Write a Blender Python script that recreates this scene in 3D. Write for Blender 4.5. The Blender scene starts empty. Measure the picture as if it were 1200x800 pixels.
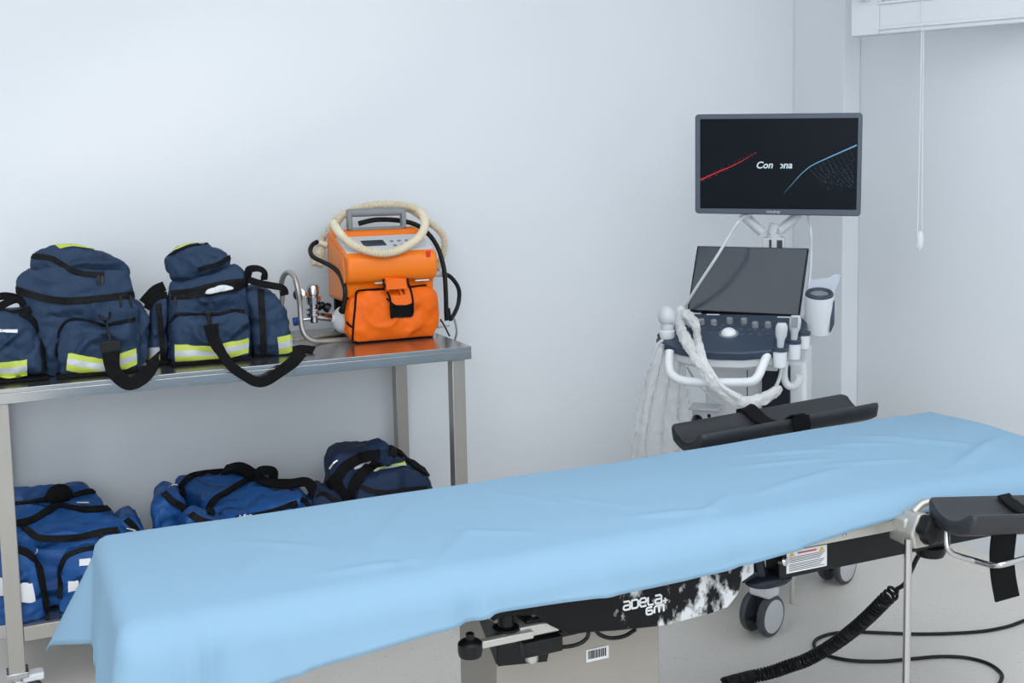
import bpy, bmesh, math, random
from math import sin, cos, pi, radians, sqrt, atan2
from mathutils import Vector, Matrix, noise
from mathutils.bvhtree import BVHTree
from mathutils.geometry import tessellate_polygon

random.seed(7)
S = bpy.context.scene
COL = S.collection

# ------------------------------------------------------------------ camera
F_PX, CY = 1354.62, 319.55
YAW, PITCH, ROLL, CAM_H = 0.421486, 0.100374, 0.020440, 1.46542
_f = Vector((sin(YAW)*cos(PITCH), cos(YAW)*cos(PITCH), -sin(PITCH)))
_r = Vector((cos(YAW), -sin(YAW), 0))
_d = _f.cross(_r)
CR = _r*cos(ROLL) + _d*sin(ROLL)
CD = -_r*sin(ROLL) + _d*cos(ROLL)
CAM = Vector((0, 0, CAM_H))
cam_data = bpy.data.cameras.new('camera')
cam = bpy.data.objects.new('camera', cam_data)
COL.objects.link(cam)
m = Matrix.Identity(4)
for i in range(3):
    m[i][0] = CR[i]; m[i][1] = -CD[i]; m[i][2] = -_f[i]; m[i][3] = CAM[i]
cam.matrix_world = m
cam_data.sensor_width = 36
cam_data.lens = F_PX/1200*36
cam_data.shift_y = -(400-CY)/1200
cam_data.clip_start = 0.05
S.camera = cam

# ------------------------------------------------------------------ light and exposure
S.view_settings.view_transform = 'Standard'
S.view_settings.look = 'None'
S.view_settings.gamma = 1
S.view_settings.use_curve_mapping = False
S.view_settings.exposure = 0.07
world = bpy.data.worlds.new('world')
S.world = world
world.use_nodes = True
wn = world.node_tree.nodes
wn['Background'].inputs[0].default_value = (0.75, 0.87, 1.0, 1)
wn['Background'].inputs[1].default_value = 1.0

def area(name, loc, target, sx, sy, power, col):
    l = bpy.data.lights.new(name, 'AREA'); l.shape = 'RECTANGLE'
    l.size = sx; l.size_y = sy; l.energy = power; l.color = col
    o = bpy.data.objects.new(name, l); COL.objects.link(o)
    o.location = loc
    o.rotation_euler = (Vector(target)-Vector(loc)).to_track_quat('-Z', 'Y').to_euler()
    return o
area('ceiling_light_panel', (0.8, 0.5, 2.86), (0.8, 0.5, 0), 3.8, 3.4, 72, (0.93, 0.965, 1.0))
area('daylight_side_window', (-2.45, 1.2, 1.25), (2.2, 2.9, 0.8), 2.6, 2.0, 8, (0.90, 0.955, 1.0))
area('daylight_rear_window', (-0.5, -2.1, 2.0), (2.0, 3.8, 0.8), 3.2, 1.5, 78, (0.90, 0.955, 1.0))
sp_ = bpy.data.lights.new('sun_glint', 'SPOT'); sp_.energy = 125; sp_.spot_size = radians(11); sp_.spot_blend = 1.0; sp_.shadow_soft_size = 0.12; sp_.color = (1.0, 0.86, 0.72)
so_ = bpy.data.objects.new('sun_glint', sp_); COL.objects.link(so_)
so_.location = (-2.5, 2.55, 0.25)
so_.rotation_euler = (Vector((0.68, 3.883, 1.72))-Vector(so_.location)).to_track_quat('-Z', 'Y').to_euler()

# ------------------------------------------------------------------ pixel helpers (photo pixel -> point on a plane of the room)
def ray(x, y):
    return (CR*((x-600)/F_PX) + CD*((y-CY)/F_PX) + _f)
def PY(x, y, Y):
    d = ray(x, y); return CAM + d*(Y/d.y)
def PZ(x, y, Z):
    d = ray(x, y); return CAM + d*((Z-CAM_H)/d.z)
def PX(x, y, X):
    d = ray(x, y); return CAM + d*(X/d.x)
def PN(x, y, Q, n):
    d = ray(x, y); return CAM + d*((Vector(Q)-CAM).dot(n)/d.dot(n))

# ------------------------------------------------------------------ materials
def lin(c):
    if isinstance(c, str):
        c = tuple(int(c[i:i+2], 16) for i in (0, 2, 4))
    o = []
    for v in c:
        v /= 255
        o.append(v/12.92 if v <= 0.04045 else ((v+0.055)/1.055)**2.4)
    return (*o, 1)
def mat(name, col, rough=0.5, metal=0.0, bump=0.0, bscale=40.0, var=0.0, vscale=6.0, spec=0.5,
        coat=0.0, trans=0.0, alpha=1.0, emit=None, es=1.0, stretch=None, sheen=0.0, detail=3.0):
    M = bpy.data.materials.new(name); M.use_nodes = True
    nt = M.node_tree; n = nt.nodes; L = nt.links
    b = n['Principled BSDF']
    c = lin(col)
    b.inputs['Base Color'].default_value = c
    b.inputs['Roughness'].default_value = rough
    b.inputs['Metallic'].default_value = metal
    b.inputs['Specular IOR Level'].default_value = spec
    b.inputs['Coat Weight'].default_value = coat
    b.inputs['Transmission Weight'].default_value = trans
    b.inputs['Alpha'].default_value = alpha
    if sheen:
        b.inputs['Sheen Weight'].default_value = sheen
    if emit:
        b.inputs['Emission Color'].default_value = lin(emit)
        b.inputs['Emission Strength'].default_value = es
    tc = n.new('ShaderNodeTexCoord')
    mp = n.new('ShaderNodeMapping'); L.new(tc.outputs['Object'], mp.inputs['Vector'])
    if stretch: mp.inputs['Scale'].default_value = stretch
    if var > 0:
        t = n.new('ShaderNodeTexNoise'); t.inputs['Scale'].default_value = vscale; t.inputs['Detail'].default_value = 5
        L.new(mp.outputs[0], t.inputs['Vector'])
        mx = n.new('ShaderNodeMix'); mx.data_type = 'RGBA'
        mx.inputs[6].default_value = tuple(v*(1-var) for v in c[:3])+(1,)
        mx.inputs[7].default_value = tuple(min(1, v*(1+var)) for v in c[:3])+(1,)
        L.new(t.outputs[0], mx.inputs[0]); L.new(mx.outputs[2], b.inputs['Base Color'])
    if bump > 0:
        t = n.new('ShaderNodeTexNoise'); t.inputs['Scale'].default_value = bscale; t.inputs['Detail'].default_value = detail
        L.new(mp.outputs[0], t.inputs['Vector'])
        bp = n.new('ShaderNodeBump'); bp.inputs['Strength'].default_value = bump; bp.inputs['Distance'].default_value = 0.01
        L.new(t.outputs[0], bp.inputs['Height']); L.new(bp.outputs[0], b.inputs['Normal'])
    return M

def fabric(name, col, rough, k=1.0):
    """coated nylon: sharp slack folds over a fine weave"""
    F = mat(name, col, rough, var=0.14, vscale=14, spec=0.3)
    nt = F.node_tree; n = nt.nodes; L = nt.links; b = n['Principled BSDF']
    tc = n.new('ShaderNodeTexCoord')
    mp = n.new('ShaderNodeMapping'); mp.inputs['Scale'].default_value = (1, 1, 1.35); mp.inputs['Rotation'].default_value = (0.3, 0.5, 0.4); L.new(tc.outputs['Object'], mp.inputs['Vector'])
    t = n.new('ShaderNodeTexNoise'); t.noise_type = 'RIDGED_MULTIFRACTAL'; t.inputs['Scale'].default_value = 8.5; t.inputs['Detail'].default_value = 2.5; t.inputs['Distortion'].default_value = 0.9
    L.new(mp.outputs[0], t.inputs['Vector'])
    b1 = n.new('ShaderNodeBump'); b1.inputs['Strength'].default_value = 1.0*min(1, k); b1.inputs['Distance'].default_value = 0.045*k; L.new(t.outputs[0], b1.inputs['Height'])
    t2 = n.new('ShaderNodeTexNoise'); t2.inputs['Scale'].default_value = 420; L.new(tc.outputs['Object'], t2.inputs['Vector'])
    b2 = n.new('ShaderNodeBump'); b2.inputs['Strength'].default_value = 0.18; b2.inputs['Distance'].default_value = 0.002; L.new(t2.outputs[0], b2.inputs['Height'])
    L.new(b1.outputs[0], b2.inputs['Normal']); L.new(b2.outputs[0], b.inputs['Normal'])
    return F
M = {}
M['wall'] = mat('wall_paint', (233, 237, 241), 0.7, bump=0.03, bscale=90, var=0.012, vscale=1.5)
M['ceiling'] = mat('ceiling_paint', (236, 238, 240), 0.8, var=0.01)
M['steel'] = mat('brushed_steel', (186, 186, 185), 0.22, 0.95, bump=0.02, bscale=30, var=0.10, vscale=9, stretch=(1, 8, 8))
M['steel_leg'] = mat('satin_steel', (176, 172, 166), 0.42, 0.75, bump=0.02, bscale=30, var=0.08, vscale=7, stretch=(6, 6, 1))
M['chrome'] = mat('chrome', (190, 190, 190), 0.22, 1.0, var=0.05)
M['alu'] = mat('pale_aluminium', (188, 186, 180), 0.38, 0.6, var=0.05, vscale=12)
M['navy'] = fabric('navy_nylon', (40, 60, 86), 0.72)
M['navy_dark'] = fabric('dark_navy_nylon', (29, 46, 74), 0.72)
M['blue'] = fabric('royal_blue_nylon', (31, 82, 144), 0.5, 1.2)
M['web'] = mat('black_webbing', (12, 12, 14), 0.85, spec=0.2, bump=0.25, bscale=160, var=0.2, vscale=30)
M['zip'] = mat('black_zipper', (10, 10, 12), 0.7, spec=0.25, bump=0.3, bscale=220, var=0.2, vscale=60)
M['buckle'] = mat('black_buckle_plastic', (13, 14, 16), 0.4, spec=0.35, var=0.1)
M['lime'] = mat('lime_reflective', (196, 210, 88), 0.6, bump=0.1, bscale=120, var=0.06, vscale=40)
M['silver'] = mat('silver_reflective', (196, 201, 208), 0.4, 0.1, bump=0.1, bscale=160, var=0.06, vscale=40)
M['label'] = mat('white_label', (226, 228, 230), 0.6, var=0.03)
M['ink'] = mat('dark_print', (60, 62, 66), 0.7, var=0.05)
M['orange'] = mat('orange_plastic', (246, 124, 10), 0.38, var=0.05, vscale=5, bump=0.03, bscale=30)
M['orange_cloth'] = fabric('orange_coated_fabric', (242, 106, 8), 0.5, .7)
M['grey_plastic'] = mat('mid_grey_plastic', (134, 137, 141), 0.45, var=0.05)
M['white_plastic'] = mat('white_plastic', (226, 229, 232), 0.35, var=0.02)
M['device_panel'] = mat('pale_grey_panel', (205, 208, 212), 0.4, var=0.03)
M['cream'] = mat('cream_corrugated_plastic', (226, 214, 188), 0.4, var=0.05, vscale=20)
M['rubber'] = mat('black_rubber', (14, 15, 17), 0.5, spec=0.35, var=0.15, vscale=20)
M['blackp'] = mat('black_plastic', (10, 11, 14), 0.4, spec=0.3, var=0.1)
M['slate'] = mat('slate_blue_plastic', (58, 70, 86), 0.42, spec=0.35, bump=0.03, bscale=120, var=0.04)
M['bezel'] = mat('monitor_bezel', (70, 80, 94), 0.4, var=0.03)
M['pad'] = mat('black_pad_vinyl', (46, 48, 52), 0.42, spec=0.4, bump=0.08, bscale=50, var=0.08, vscale=8)
M['navy_plastic'] = mat('dark_navy_plastic', (20, 27, 38), 0.4, spec=0.35, var=0.08)
M['beige'] = mat('beige_painted_metal', (156, 150, 142), 0.45, 0.1, var=0.03, vscale=4)
M['drape'] = mat('blue_drape_cloth', (138, 172, 197), 0.85, bump=0.22, bscale=4.5, var=0.02, vscale=3, spec=0.15, detail=3)
M['foam'] = mat('black_mattress', (32, 33, 36), 0.5, var=0.06)
M['castor'] = mat('castor_tread', (72, 76, 82), 0.5, var=0.05)
M['red'] = mat('red_sticker', (215, 40, 20), 0.5, var=0.05)
M['blue_cap'] = mat('blue_cap', (30, 78, 170), 0.4, var=0.05)
M['copper'] = mat('orange_valve_plug', (206, 106, 50), 0.45, var=0.1)
M['glass'] = mat('window_glass', (245, 250, 252), 0.03, trans=1.0)
M['frame'] = mat('white_window_frame', (214, 218, 223), 0.4, var=0.015)
M['clear'] = mat('clear_plastic', (214, 224, 236), 0.12, alpha=0.45, var=0.03)
M['sleeve'] = mat('crinkled_clear_sleeve', (226, 228, 228), 0.2, alpha=0.40, bump=1.0, bscale=45, var=0.04, detail=6)
M['latex'] = mat('milky_plastic_sheath', (238, 239, 239), 0.25, alpha=0.66, bump=0.6, bscale=60, var=0.05, detail=6)
M['glossy_screen'] = mat('glossy_dark_screen', (52, 60, 69), 0.16, var=0.06, spec=0.35)
M['screen'] = mat('lit_dark_screen', (5, 7, 10), 0.3, var=0.1, spec=0.07, emit=(17, 24, 34), es=0.6)
M['glow_white'] = mat('screen_white', (180, 195, 200), 0.5, emit=(176, 194, 198), es=0.32, var=0.01)
M['glow_red'] = mat('screen_red', (150, 10, 20), 0.5, emit=(170, 12, 24), es=0.5, var=0.01)
M['glow_blue'] = mat('screen_blue', (60, 120, 150), 0.5, emit=(96, 160, 186), es=0.45, var=0.01)
M['glow_dim'] = mat('screen_dim_blue', (40, 70, 90), 0.5, emit=(62, 98, 118), es=0.7, var=0.01)
M['probe'] = mat('probe_plastic', (200, 204, 208), 0.38, var=0.03)
M['warn'] = mat('warning_yellow', (214, 178, 40), 0.5, var=0.03)
M['warn_red'] = mat('warning_red_print', (196, 70, 70), 0.6, var=0.03)
M['hood'] = mat('orange_side_panel', (240, 140, 66), 0.42, var=0.05)

def floor_mat():
    Mt = bpy.data.materials.new('speckled_vinyl_floor'); Mt.use_nodes = True
    nt = Mt.node_tree; n = nt.nodes; L = nt.links; b = n['Principled BSDF']
    tc = n.new('ShaderNodeTexCoord')
    v = n.new('ShaderNodeTexVoronoi'); v.inputs['Scale'].default_value = 70; L.new(tc.outputs['Object'], v.inputs['Vector'])
    r = n.new('ShaderNodeValToRGB'); r.color_ramp.elements[0].position = 0.08; r.color_ramp.elements[1].position = 0.17
    r.color_ramp.elements[0].color = (1, 1, 1, 1); r.color_ramp.elements[1].color = (0, 0, 0, 1)
    L.new(v.outputs['Distance'], r.inputs[0])
    wn_ = n.new('ShaderNodeTexWhiteNoise'); L.new(v.outputs['Position'], wn_.inputs['Vector'])
    gt = n.new('ShaderNodeMath'); gt.operation = 'GREATER_THAN'; gt.inputs[1].default_value = 0.45; L.new(wn_.outputs[0], gt.inputs[0])
    mu = n.new('ShaderNodeMath'); mu.operation = 'MULTIPLY'; L.new(gt.outputs[0], mu.inputs[0]); L.new(r.outputs[0], mu.inputs[1])
    mu2 = n.new('ShaderNodeMath'); mu2.operation = 'MULTIPLY'; L.new(mu.outputs[0], mu2.inputs[0]); mu2.inputs[1].default_value = 0.55
    no = n.new('ShaderNodeTexNoise'); no.inputs['Scale'].default_value = 3; no.inputs['Detail'].default_value = 8; L.new(tc.outputs['Object'], no.inputs['Vector'])
    m1 = n.new('ShaderNodeMix'); m1.data_type = 'RGBA'
    m1.inputs[6].default_value = lin((226, 221, 214)); m1.inputs[7].default_value = lin((236, 231, 224)); L.new(no.outputs[0], m1.inputs[0])
    m2 = n.new('ShaderNodeMix'); m2.data_type = 'RGBA'; L.new(mu2.outputs[0], m2.inputs[0])
    L.new(m1.outputs[2], m2.inputs[6]); m2.inputs[7].default_value = lin((120, 118, 112))
    L.new(m2.outputs[2], b.inputs['Base Color']); b.inputs['Roughness'].default_value = 0.42
    return Mt
M['floor'] = floor_mat()

def peeled_mat(x_lo, x_hi):
    """black enamel plate whose paint has peeled to white in blotches between two X positions"""
    Mt = bpy.data.materials.new('peeled_black_plate'); Mt.use_nodes = True
    nt = Mt.node_tree; n = nt.nodes; L = nt.links; b = n['Principled BSDF']
    g = n.new('ShaderNodeNewGeometry')
    mp = n.new('ShaderNodeMapping'); mp.inputs['Scale'].default_value = (1.5, 1, 1.0); L.new(g.outputs['Position'], mp.inputs['Vector'])
    no = n.new('ShaderNodeTexNoise'); no.inputs['Scale'].default_value = 15; no.inputs['Detail'].default_value = 7; no.inputs['Roughness'].default_value = 0.62
    L.new(mp.outputs[0], no.inputs['Vector'])
    sx = n.new('ShaderNodeSeparateXYZ'); L.new(g.outputs['Position'], sx.inputs[0])
    mr = n.new('ShaderNodeMapRange'); mr.inputs[1].default_value = x_lo; mr.inputs[2].default_value = x_hi
    mr.inputs[3].default_value = -0.16; mr.inputs[4].default_value = 0.06; L.new(sx.outputs[0], mr.inputs[0])
    ad = n.new('ShaderNodeMath'); L.new(no.outputs[0], ad.inputs[0]); L.new(mr.outputs[0], ad.inputs[1])
    r = n.new('ShaderNodeValToRGB'); r.color_ramp.elements[0].position = 0.50; r.color_ramp.elements[1].position = 0.60
    L.new(ad.outputs[0], r.inputs[0])
    gt = n.new('ShaderNodeMath'); gt.operation = 'GREATER_THAN'; gt.inputs[1].default_value = x_lo; L.new(sx.outputs[0], gt.inputs[0])
    mu = n.new('ShaderNodeMath'); mu.operation = 'MULTIPLY'; L.new(gt.outputs[0], mu.inputs[0]); L.new(r.outputs[0], mu.inputs[1])
    m2 = n.new('ShaderNodeMix'); m2.data_type = 'RGBA'; L.new(mu.outputs[0], m2.inputs[0])
    m2.inputs[6].default_value = lin((9, 10, 13)); m2.inputs[7].default_value = lin((206, 208, 210))
    L.new(m2.outputs[2], b.inputs['Base Color']); b.inputs['Roughness'].default_value = 0.4; b.inputs['Specular IOR Level'].default_value = 0.2
    return Mt

# ------------------------------------------------------------------ mesh kit (everything is entered in room coordinates)
class MB:
    def __init__(s): s.v = []; s.f = []; s.m = []
    def add(s, vs, fs, mi=0):
        o = len(s.v); s.v += [Vector(v) for v in vs]
        s.f += [tuple(i+o for i in f) for f in fs]; s.m += [mi]*len(fs); return s
    def box(s, lo, hi, ax=None, org=(0, 0, 0), mi=0):
        a = ax or (Vector((1, 0, 0)), Vector((0, 1, 0)), Vector((0, 0, 1))); O = Vector(org)
        vs = [O + a[0]*x + a[1]*y + a[2]*z for z in (lo[2], hi[2]) for y in (lo[1], hi[1]) for x in (lo[0], hi[0])]
        fs = [(0, 2, 3, 1), (4, 5, 7, 6), (0, 1, 5, 4), (2, 6, 7, 3), (0, 4, 6, 2), (1, 3, 7, 5)]
        if a[0].cross(a[1]).dot(a[2]) < 0: fs = [tuple(reversed(f)) for f in fs]
        return s.add(vs, fs, mi)
    def prism(s, pts, vec, mi=0):
        pts = [Vector(p) for p in pts]; n = len(pts); vec = Vector(vec)
        nrm = Vector((0, 0, 0))
        for i in range(n): nrm += pts[i].cross(pts[(i+1) % n])
        if nrm.dot(vec) > 0: pts = pts[::-1]
        vs = pts + [p+vec for p in pts]
        fs = [tuple(range(n)), tuple(reversed(range(n, 2*n)))]
        fs += [(i, i+n, (i+1) % n+n, (i+1) % n) for i in range(n)]
        return s.add(vs, fs, mi)
    def rings(s, rs, closed_ring=True, cap=True, mi=0):
        n = len(rs[0]); vs = [p for r in rs for p in r]; fs = []
        for k in range(len(rs)-1):
            for i in range(n if closed_ring else n-1):
                j = (i+1) % n
                fs.append((k*n+i, k*n+j, (k+1)*n+j, (k+1)*n+i))
        if cap:
            fs.append(tuple(reversed(range(n)))); b = (len(rs)-1)*n
            fs.append(tuple(range(b, b+n)))
        return s.add(vs, fs, mi)
    def tube(s, pts, r, seg=10, smooth=4, closed=False, cap=True, mi=0):
        P = spline(pts, smooth, closed) if smooth > 1 else [Vector(p) for p in pts]
        n = len(P)
        rr = (lambda t: r) if not callable(r) else r
        T = [((P[(i+1) % n] if closed else P[min(i+1, n-1)]) - (P[i-1] if closed or i > 0 else P[0])).normalized() for i in range(n)]
        up = Vector((0, 0, 1)) if abs(T[0].z) < 0.9 else Vector((1, 0, 0))
        N = (up - T[0]*up.dot(T[0])).normalized(); R = []
        for i in range(n):
            N = (N - T[i]*N.dot(T[i])).normalized(); B = T[i].cross(N); q = rr(i/(n-1))
            R.append([P[i] + N*(q*cos(2*pi*k/seg)) + B*(q*sin(2*pi*k/seg)) for k in range(seg)])
        if closed: R.append(R[0]); cap = False
        return s.rings(R, True, cap, mi)
    def ribbon(s, P, N, w, t, mi=0):
        """flat strap: points P, surface normals N, width w, thickness t"""
        n = len(P); R = []
        ww = w if callable(w) else (lambda x: w)
        for i in range(n):
            T = (P[min(i+1, n-1)]-P[max(i-1, 0)]).normalized()
            nn = (N[i]-T*N[i].dot(T)).normalized(); B = T.cross(nn); h = ww(i/max(1, n-1))/2
            R.append([P[i]-B*h, P[i]+B*h, P[i]+B*h*.96+nn*t, P[i]-B*h*.96+nn*t])
        return s.rings(R, True, True, mi)
    def lathe(s, prof, org, axis=(0, 0, 1), seg=24, cap=True, mi=0):
        A = Vector(axis).normalized(); u = A.orthogonal().normalized(); w = A.cross(u); O = Vector(org)
        return s.rings([[O + A*h + u*(r*cos(2*pi*k/seg)) + w*(r*sin(2*pi*k/seg)) for k in range(seg)] for r, h in prof], True, cap, mi)
    def disc_ball(s, c, r, seg=14, mi=0, sc=(1, 1, 1)):
        c = Vector(c)
        R = [[c + Vector((sc[0]*r*sin(a)*cos(2*pi*k/seg), sc[1]*r*sin(a)*sin(2*pi*k/seg), -sc[2]*r*cos(a))) for k in range(seg)]
             for a in [0.05+(pi-0.1)*i/9 for i in range(10)]]
        return s.rings(R, True, True, mi)
    def bvh(s): return BVHTree.FromPolygons(s.v, s.f)

def spline(pts, k=6, closed=False):
    P = [Vector(p) for p in pts]; n = len(P); out = []
    if n < 3 and not closed:
        return [P[0].lerp(P[1], i/k) for i in range(k+1)]
    for i in range(n if closed else n-1):
        a = P[(i-1) % n] if closed or i > 0 else P[0]*2-P[1]
        b = P[i]; c = P[(i+1) % n]
        d = P[(i+2) % n] if closed or i+2 < n else P[-1]*2-P[-2]
        for j in range(k):
            t = j/k
            out.append(0.5*((2*b)+(c-a)*t+(2*a-5*b+4*c-d)*t*t+(3*b-a-3*c+d)*t**3))
    if not closed: out.append(P[-1])
    return out

WORLD_OF = {}
def obj(name, mb, material, parent=None, bevel=0.0, smooth=True, angle=38, seg=2):
    me = bpy.data.meshes.new(name)
    Wp = WORLD_OF.get(parent.name) if parent else None
    vs = [Wp @ v for v in mb.v] if Wp else mb.v
    me.from_pydata([tuple(v) for v in vs], [], mb.f)
    mats = material if isinstance(material, (list, tuple)) else [material]
    for k in mats: me.materials.append(M[k] if isinstance(k, str) else k)
    if len(mats) > 1: me.polygons.foreach_set('material_index', mb.m)
    me.validate(); me.update()
    if smooth:
        me.polygons.foreach_set('use_smooth', [True]*len(me.polygons))
        me.set_sharp_from_angle(angle=radians(angle))
    o = bpy.data.objects.new(name, me); COL.objects.link(o)
    if parent:
        o.parent = parent; WORLD_OF[o.name] = Wp
    if bevel > 0:
        bm_ = o.modifiers.new('bevel', 'BEVEL'); bm_.width = bevel; bm_.segments = seg; bm_.limit_method = 'ANGLE'; bm_.angle_limit = radians(40)
        bm_.harden_normals = False
    return o
def thing(name, label, cat, loc, group=None):
    o = bpy.data.objects.new(name, None); COL.objects.link(o)
    o.empty_display_size = 0.05
    o.location = loc; o['label'] = label; o['category'] = cat
    if group: o['group'] = group
    WORLD_OF[o.name] = Matrix.Translation(-Vector(loc))
    return o
def single(name, label, cat, mb, material, loc, group=None, **k):
    """a thing that is one mesh, its origin at loc"""
    L = Vector(loc); m2 = MB(); m2.v = [v-L for v in mb.v]; m2.f = mb.f; m2.m = mb.m
    o = obj(name, m2, material, **k); o.location = L; o['label'] = label; o['category'] = cat
    if group: o['group'] = group
    return o
def struct(name, mb, material, parent=None, **k):
    o = obj(name, mb, material, parent, **k)
    if not parent: o['kind'] = 'structure'
    return o

STROKES = {
 'a': [[(0, 1), (.8, 1), (1, .82), (1, 0), (.2, 0), (0, .14), (0, .38), (.16, .52), (1, .52)]],
 'd': [[(0, 0), (0, 1), (.8, 1), (1, .8), (1, .2), (.8, 0), (0, 0)]],
 'e': [[(1, 0), (.2, 0), (0, .2), (0, .8), (.2, 1), (.8, 1), (1, .8), (1, .5), (0, .5)]],
 'l': [[(0, 1), (0, .15), (.15, 0), (.85, 0)]],
 '6': [[(.95, 1), (.2, 1), (0, .8), (0, .2), (.2, 0), (.8, 0), (1, .2), (1, .4), (.85, .55), (0, .55)]],
 'm': [[(0, 0), (0, .82), (.18, 1), (1.32, 1), (1.5, .82), (1.5, 0)], [(.75, 1), (.75, 0)]],
 '+': [[(0, .5), (1, .5)], [(.5, 0), (.5, 1)]],
}
def stroke_text(mb, chars, org, ux, uz, w, h, gap, sw, nrm):
    x = 0
    for ch in chars:
        ext = max(p[0] for st in STROKES[ch] for p in st)
        for st in STROKES[ch]:
            P = [org + ux*(x+p[0]*w) + uz*(p[1]*h) for p in st]
            Q = [P[0]]
            for a, b in zip(P, P[1:]): Q += [a.lerp(b, .12), a.lerp(b, .88), b]
            mb.ribbon(Q, [nrm]*len(Q), sw, 0.0006)
        x += ext*w + gap
def text_mesh(string, size, org, ux, uz, shear=0.0, bold=0.0):
    cu = bpy.data.curves.new('lettering_curve', 'FONT'); cu.body = string; cu.size = size; cu.shear = shear; cu.offset = bold; cu.extrude = 0.0003; cu.resolution_u = 3
    t = bpy.data.objects.new('lettering_curve', cu)
    COL.objects.link(t)
    dg = bpy.context.evaluated_depsgraph_get()
    me = bpy.data.meshes.new_from_object(t.evaluated_get(dg))
    uy = ux.cross(uz)*-1
    mb = MB(); mb.add([org + ux*v.co.x + uz*v.co.y + uy*v.co.z*-1 for v in me.vertices], [tuple(p.vertices) for p in me.polygons])
    COL.objects.unlink(t); bpy.data.objects.remove(t); bpy.data.curves.remove(cu); bpy.data.meshes.remove(me)
    return mb

def resample(P, n, closed=True):
    P = [Vector(p) for p in P]; Q = P+[P[0]] if closed else P
    ln = [0]
    for a, b in zip(Q, Q[1:]): ln.append(ln[-1]+(b-a).length)
    out = []; k = 0
    for i in range(n):
        t = ln[-1]*i/(n if closed else n-1)
        while k < len(ln)-2 and ln[k+1] < t: k += 1
        f = (t-ln[k])/max(1e-9, ln[k+1]-ln[k]); out.append(Q[k].lerp(Q[k+1], min(1, f)))
    return out
def puff(outline, direc, depth, r=0.02, bulge=0.015, back=0.9, n=96, amp=0.004, fq=14, rounds=2, shift=(0, 0, 0), seed=0.0, crumple=0.010):
    """stuffed fabric volume: an outline in a plane, swept along direc, cushioned in front and tapered to the back"""
    D = Vector(direc).normalized(); P = resample(outline, n)
    for _ in range(rounds): P = [(P[i-1]+P[i]*2+P[(i+1) % n])/4 for i in range(n)]
    c = sum(P, Vector())/n; sh = Vector(shift)
    prof = []
    for k in range(17):
        q = .03+.935*k/16; prof.append((-bulge+(bulge+r*.35)*q**4.5, q, 1-q**6))
    prof += [(r*.65, .99, .1), (r, 1.0, 0)]
    for k in range(1, 7):
        q = k/7; prof.append((r+(depth-2*r)*q, 1+(back-1)*q, 0))
    prof += [(depth-r, back, 0), (depth-r*.3, back*.95, 0), (depth, back*.85, 0), (depth, back*.4, 0), (depth, .03, 0)]
    R = []; o = Vector((seed, seed*2, seed*3))
    for t, s_, fw_ in prof:
        ring = []
        for q in P:
            v = c + (q-c)*s_ + D*t + sh*max(0, t/depth)
            nz = noise.noise_vector(v*fq+o)*amp + noise.noise_vector(v*fq*3.2+o)*amp*.45
            out = (-D*fw_ + (q-c).normalized()*(1-fw_))
            rid = (1-abs(noise.noise(Vector((v.x*9+v.z*3, v.y*9, v.z*15-v.x*4))+o)))**5
            rid2 = (1-abs(noise.noise(Vector((v.x*21, v.y*21, v.z*17))+o*1.7)))**5
            ring.append(v+nz-out*(crumple*(.85*rid+.55*rid2-.4)))
        R.append(ring)
    mb = MB(); nrm = Vector()
    for i in range(n): nrm += (P[i]-c).cross(P[(i+1) % n]-c)
    if nrm.dot(D) < 0: R = [list(reversed(q)) for q in R]
    mb.rings(R); return mb
def hit(bvh, x, y, off=0.0):
    d = ray(x, y).normalized(); h = bvh.ray_cast(CAM, d)
    if h[0] is None: return None, None
    n = h[1] if h[1].dot(d) < 0 else -h[1]
    return h[0]+n*off, n
def multi_bvh(*mbs):
    A = MB()
    for q in mbs: A.add(q.v, q.f)
    return A.bvh()
def px_spline(px, k=8):
    return [(v.x, v.y) for v in spline([(a, b, 0) for a, b in px], k)]
def on_surface(mb, bvh, px, w, t=0.003, off=0.001, k=8, mi=0, smooth=True):
    """strap, zip or piping lying on a surface along a line seen in the photo"""
    P = []; N = []
    for x, y in (px_spline(px, k) if smooth else px):
        a, n = hit(bvh, x, y, off)
        if a is not None: P.append(a); N.append(n)
    if len(P) < 2: return mb
    for _ in range(2):
        N = [(N[max(0, i-1)]+N[i]*2+N[min(len(N)-1, i+1)]).normalized() for i in range(len(N))]
        P = [P[0]]+[(P[i-1]+P[i]*2+P[i+1])/4 for i in range(1, len(P)-1)]+[P[-1]]
    return mb.ribbon(P, N, w, t, mi)
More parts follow.
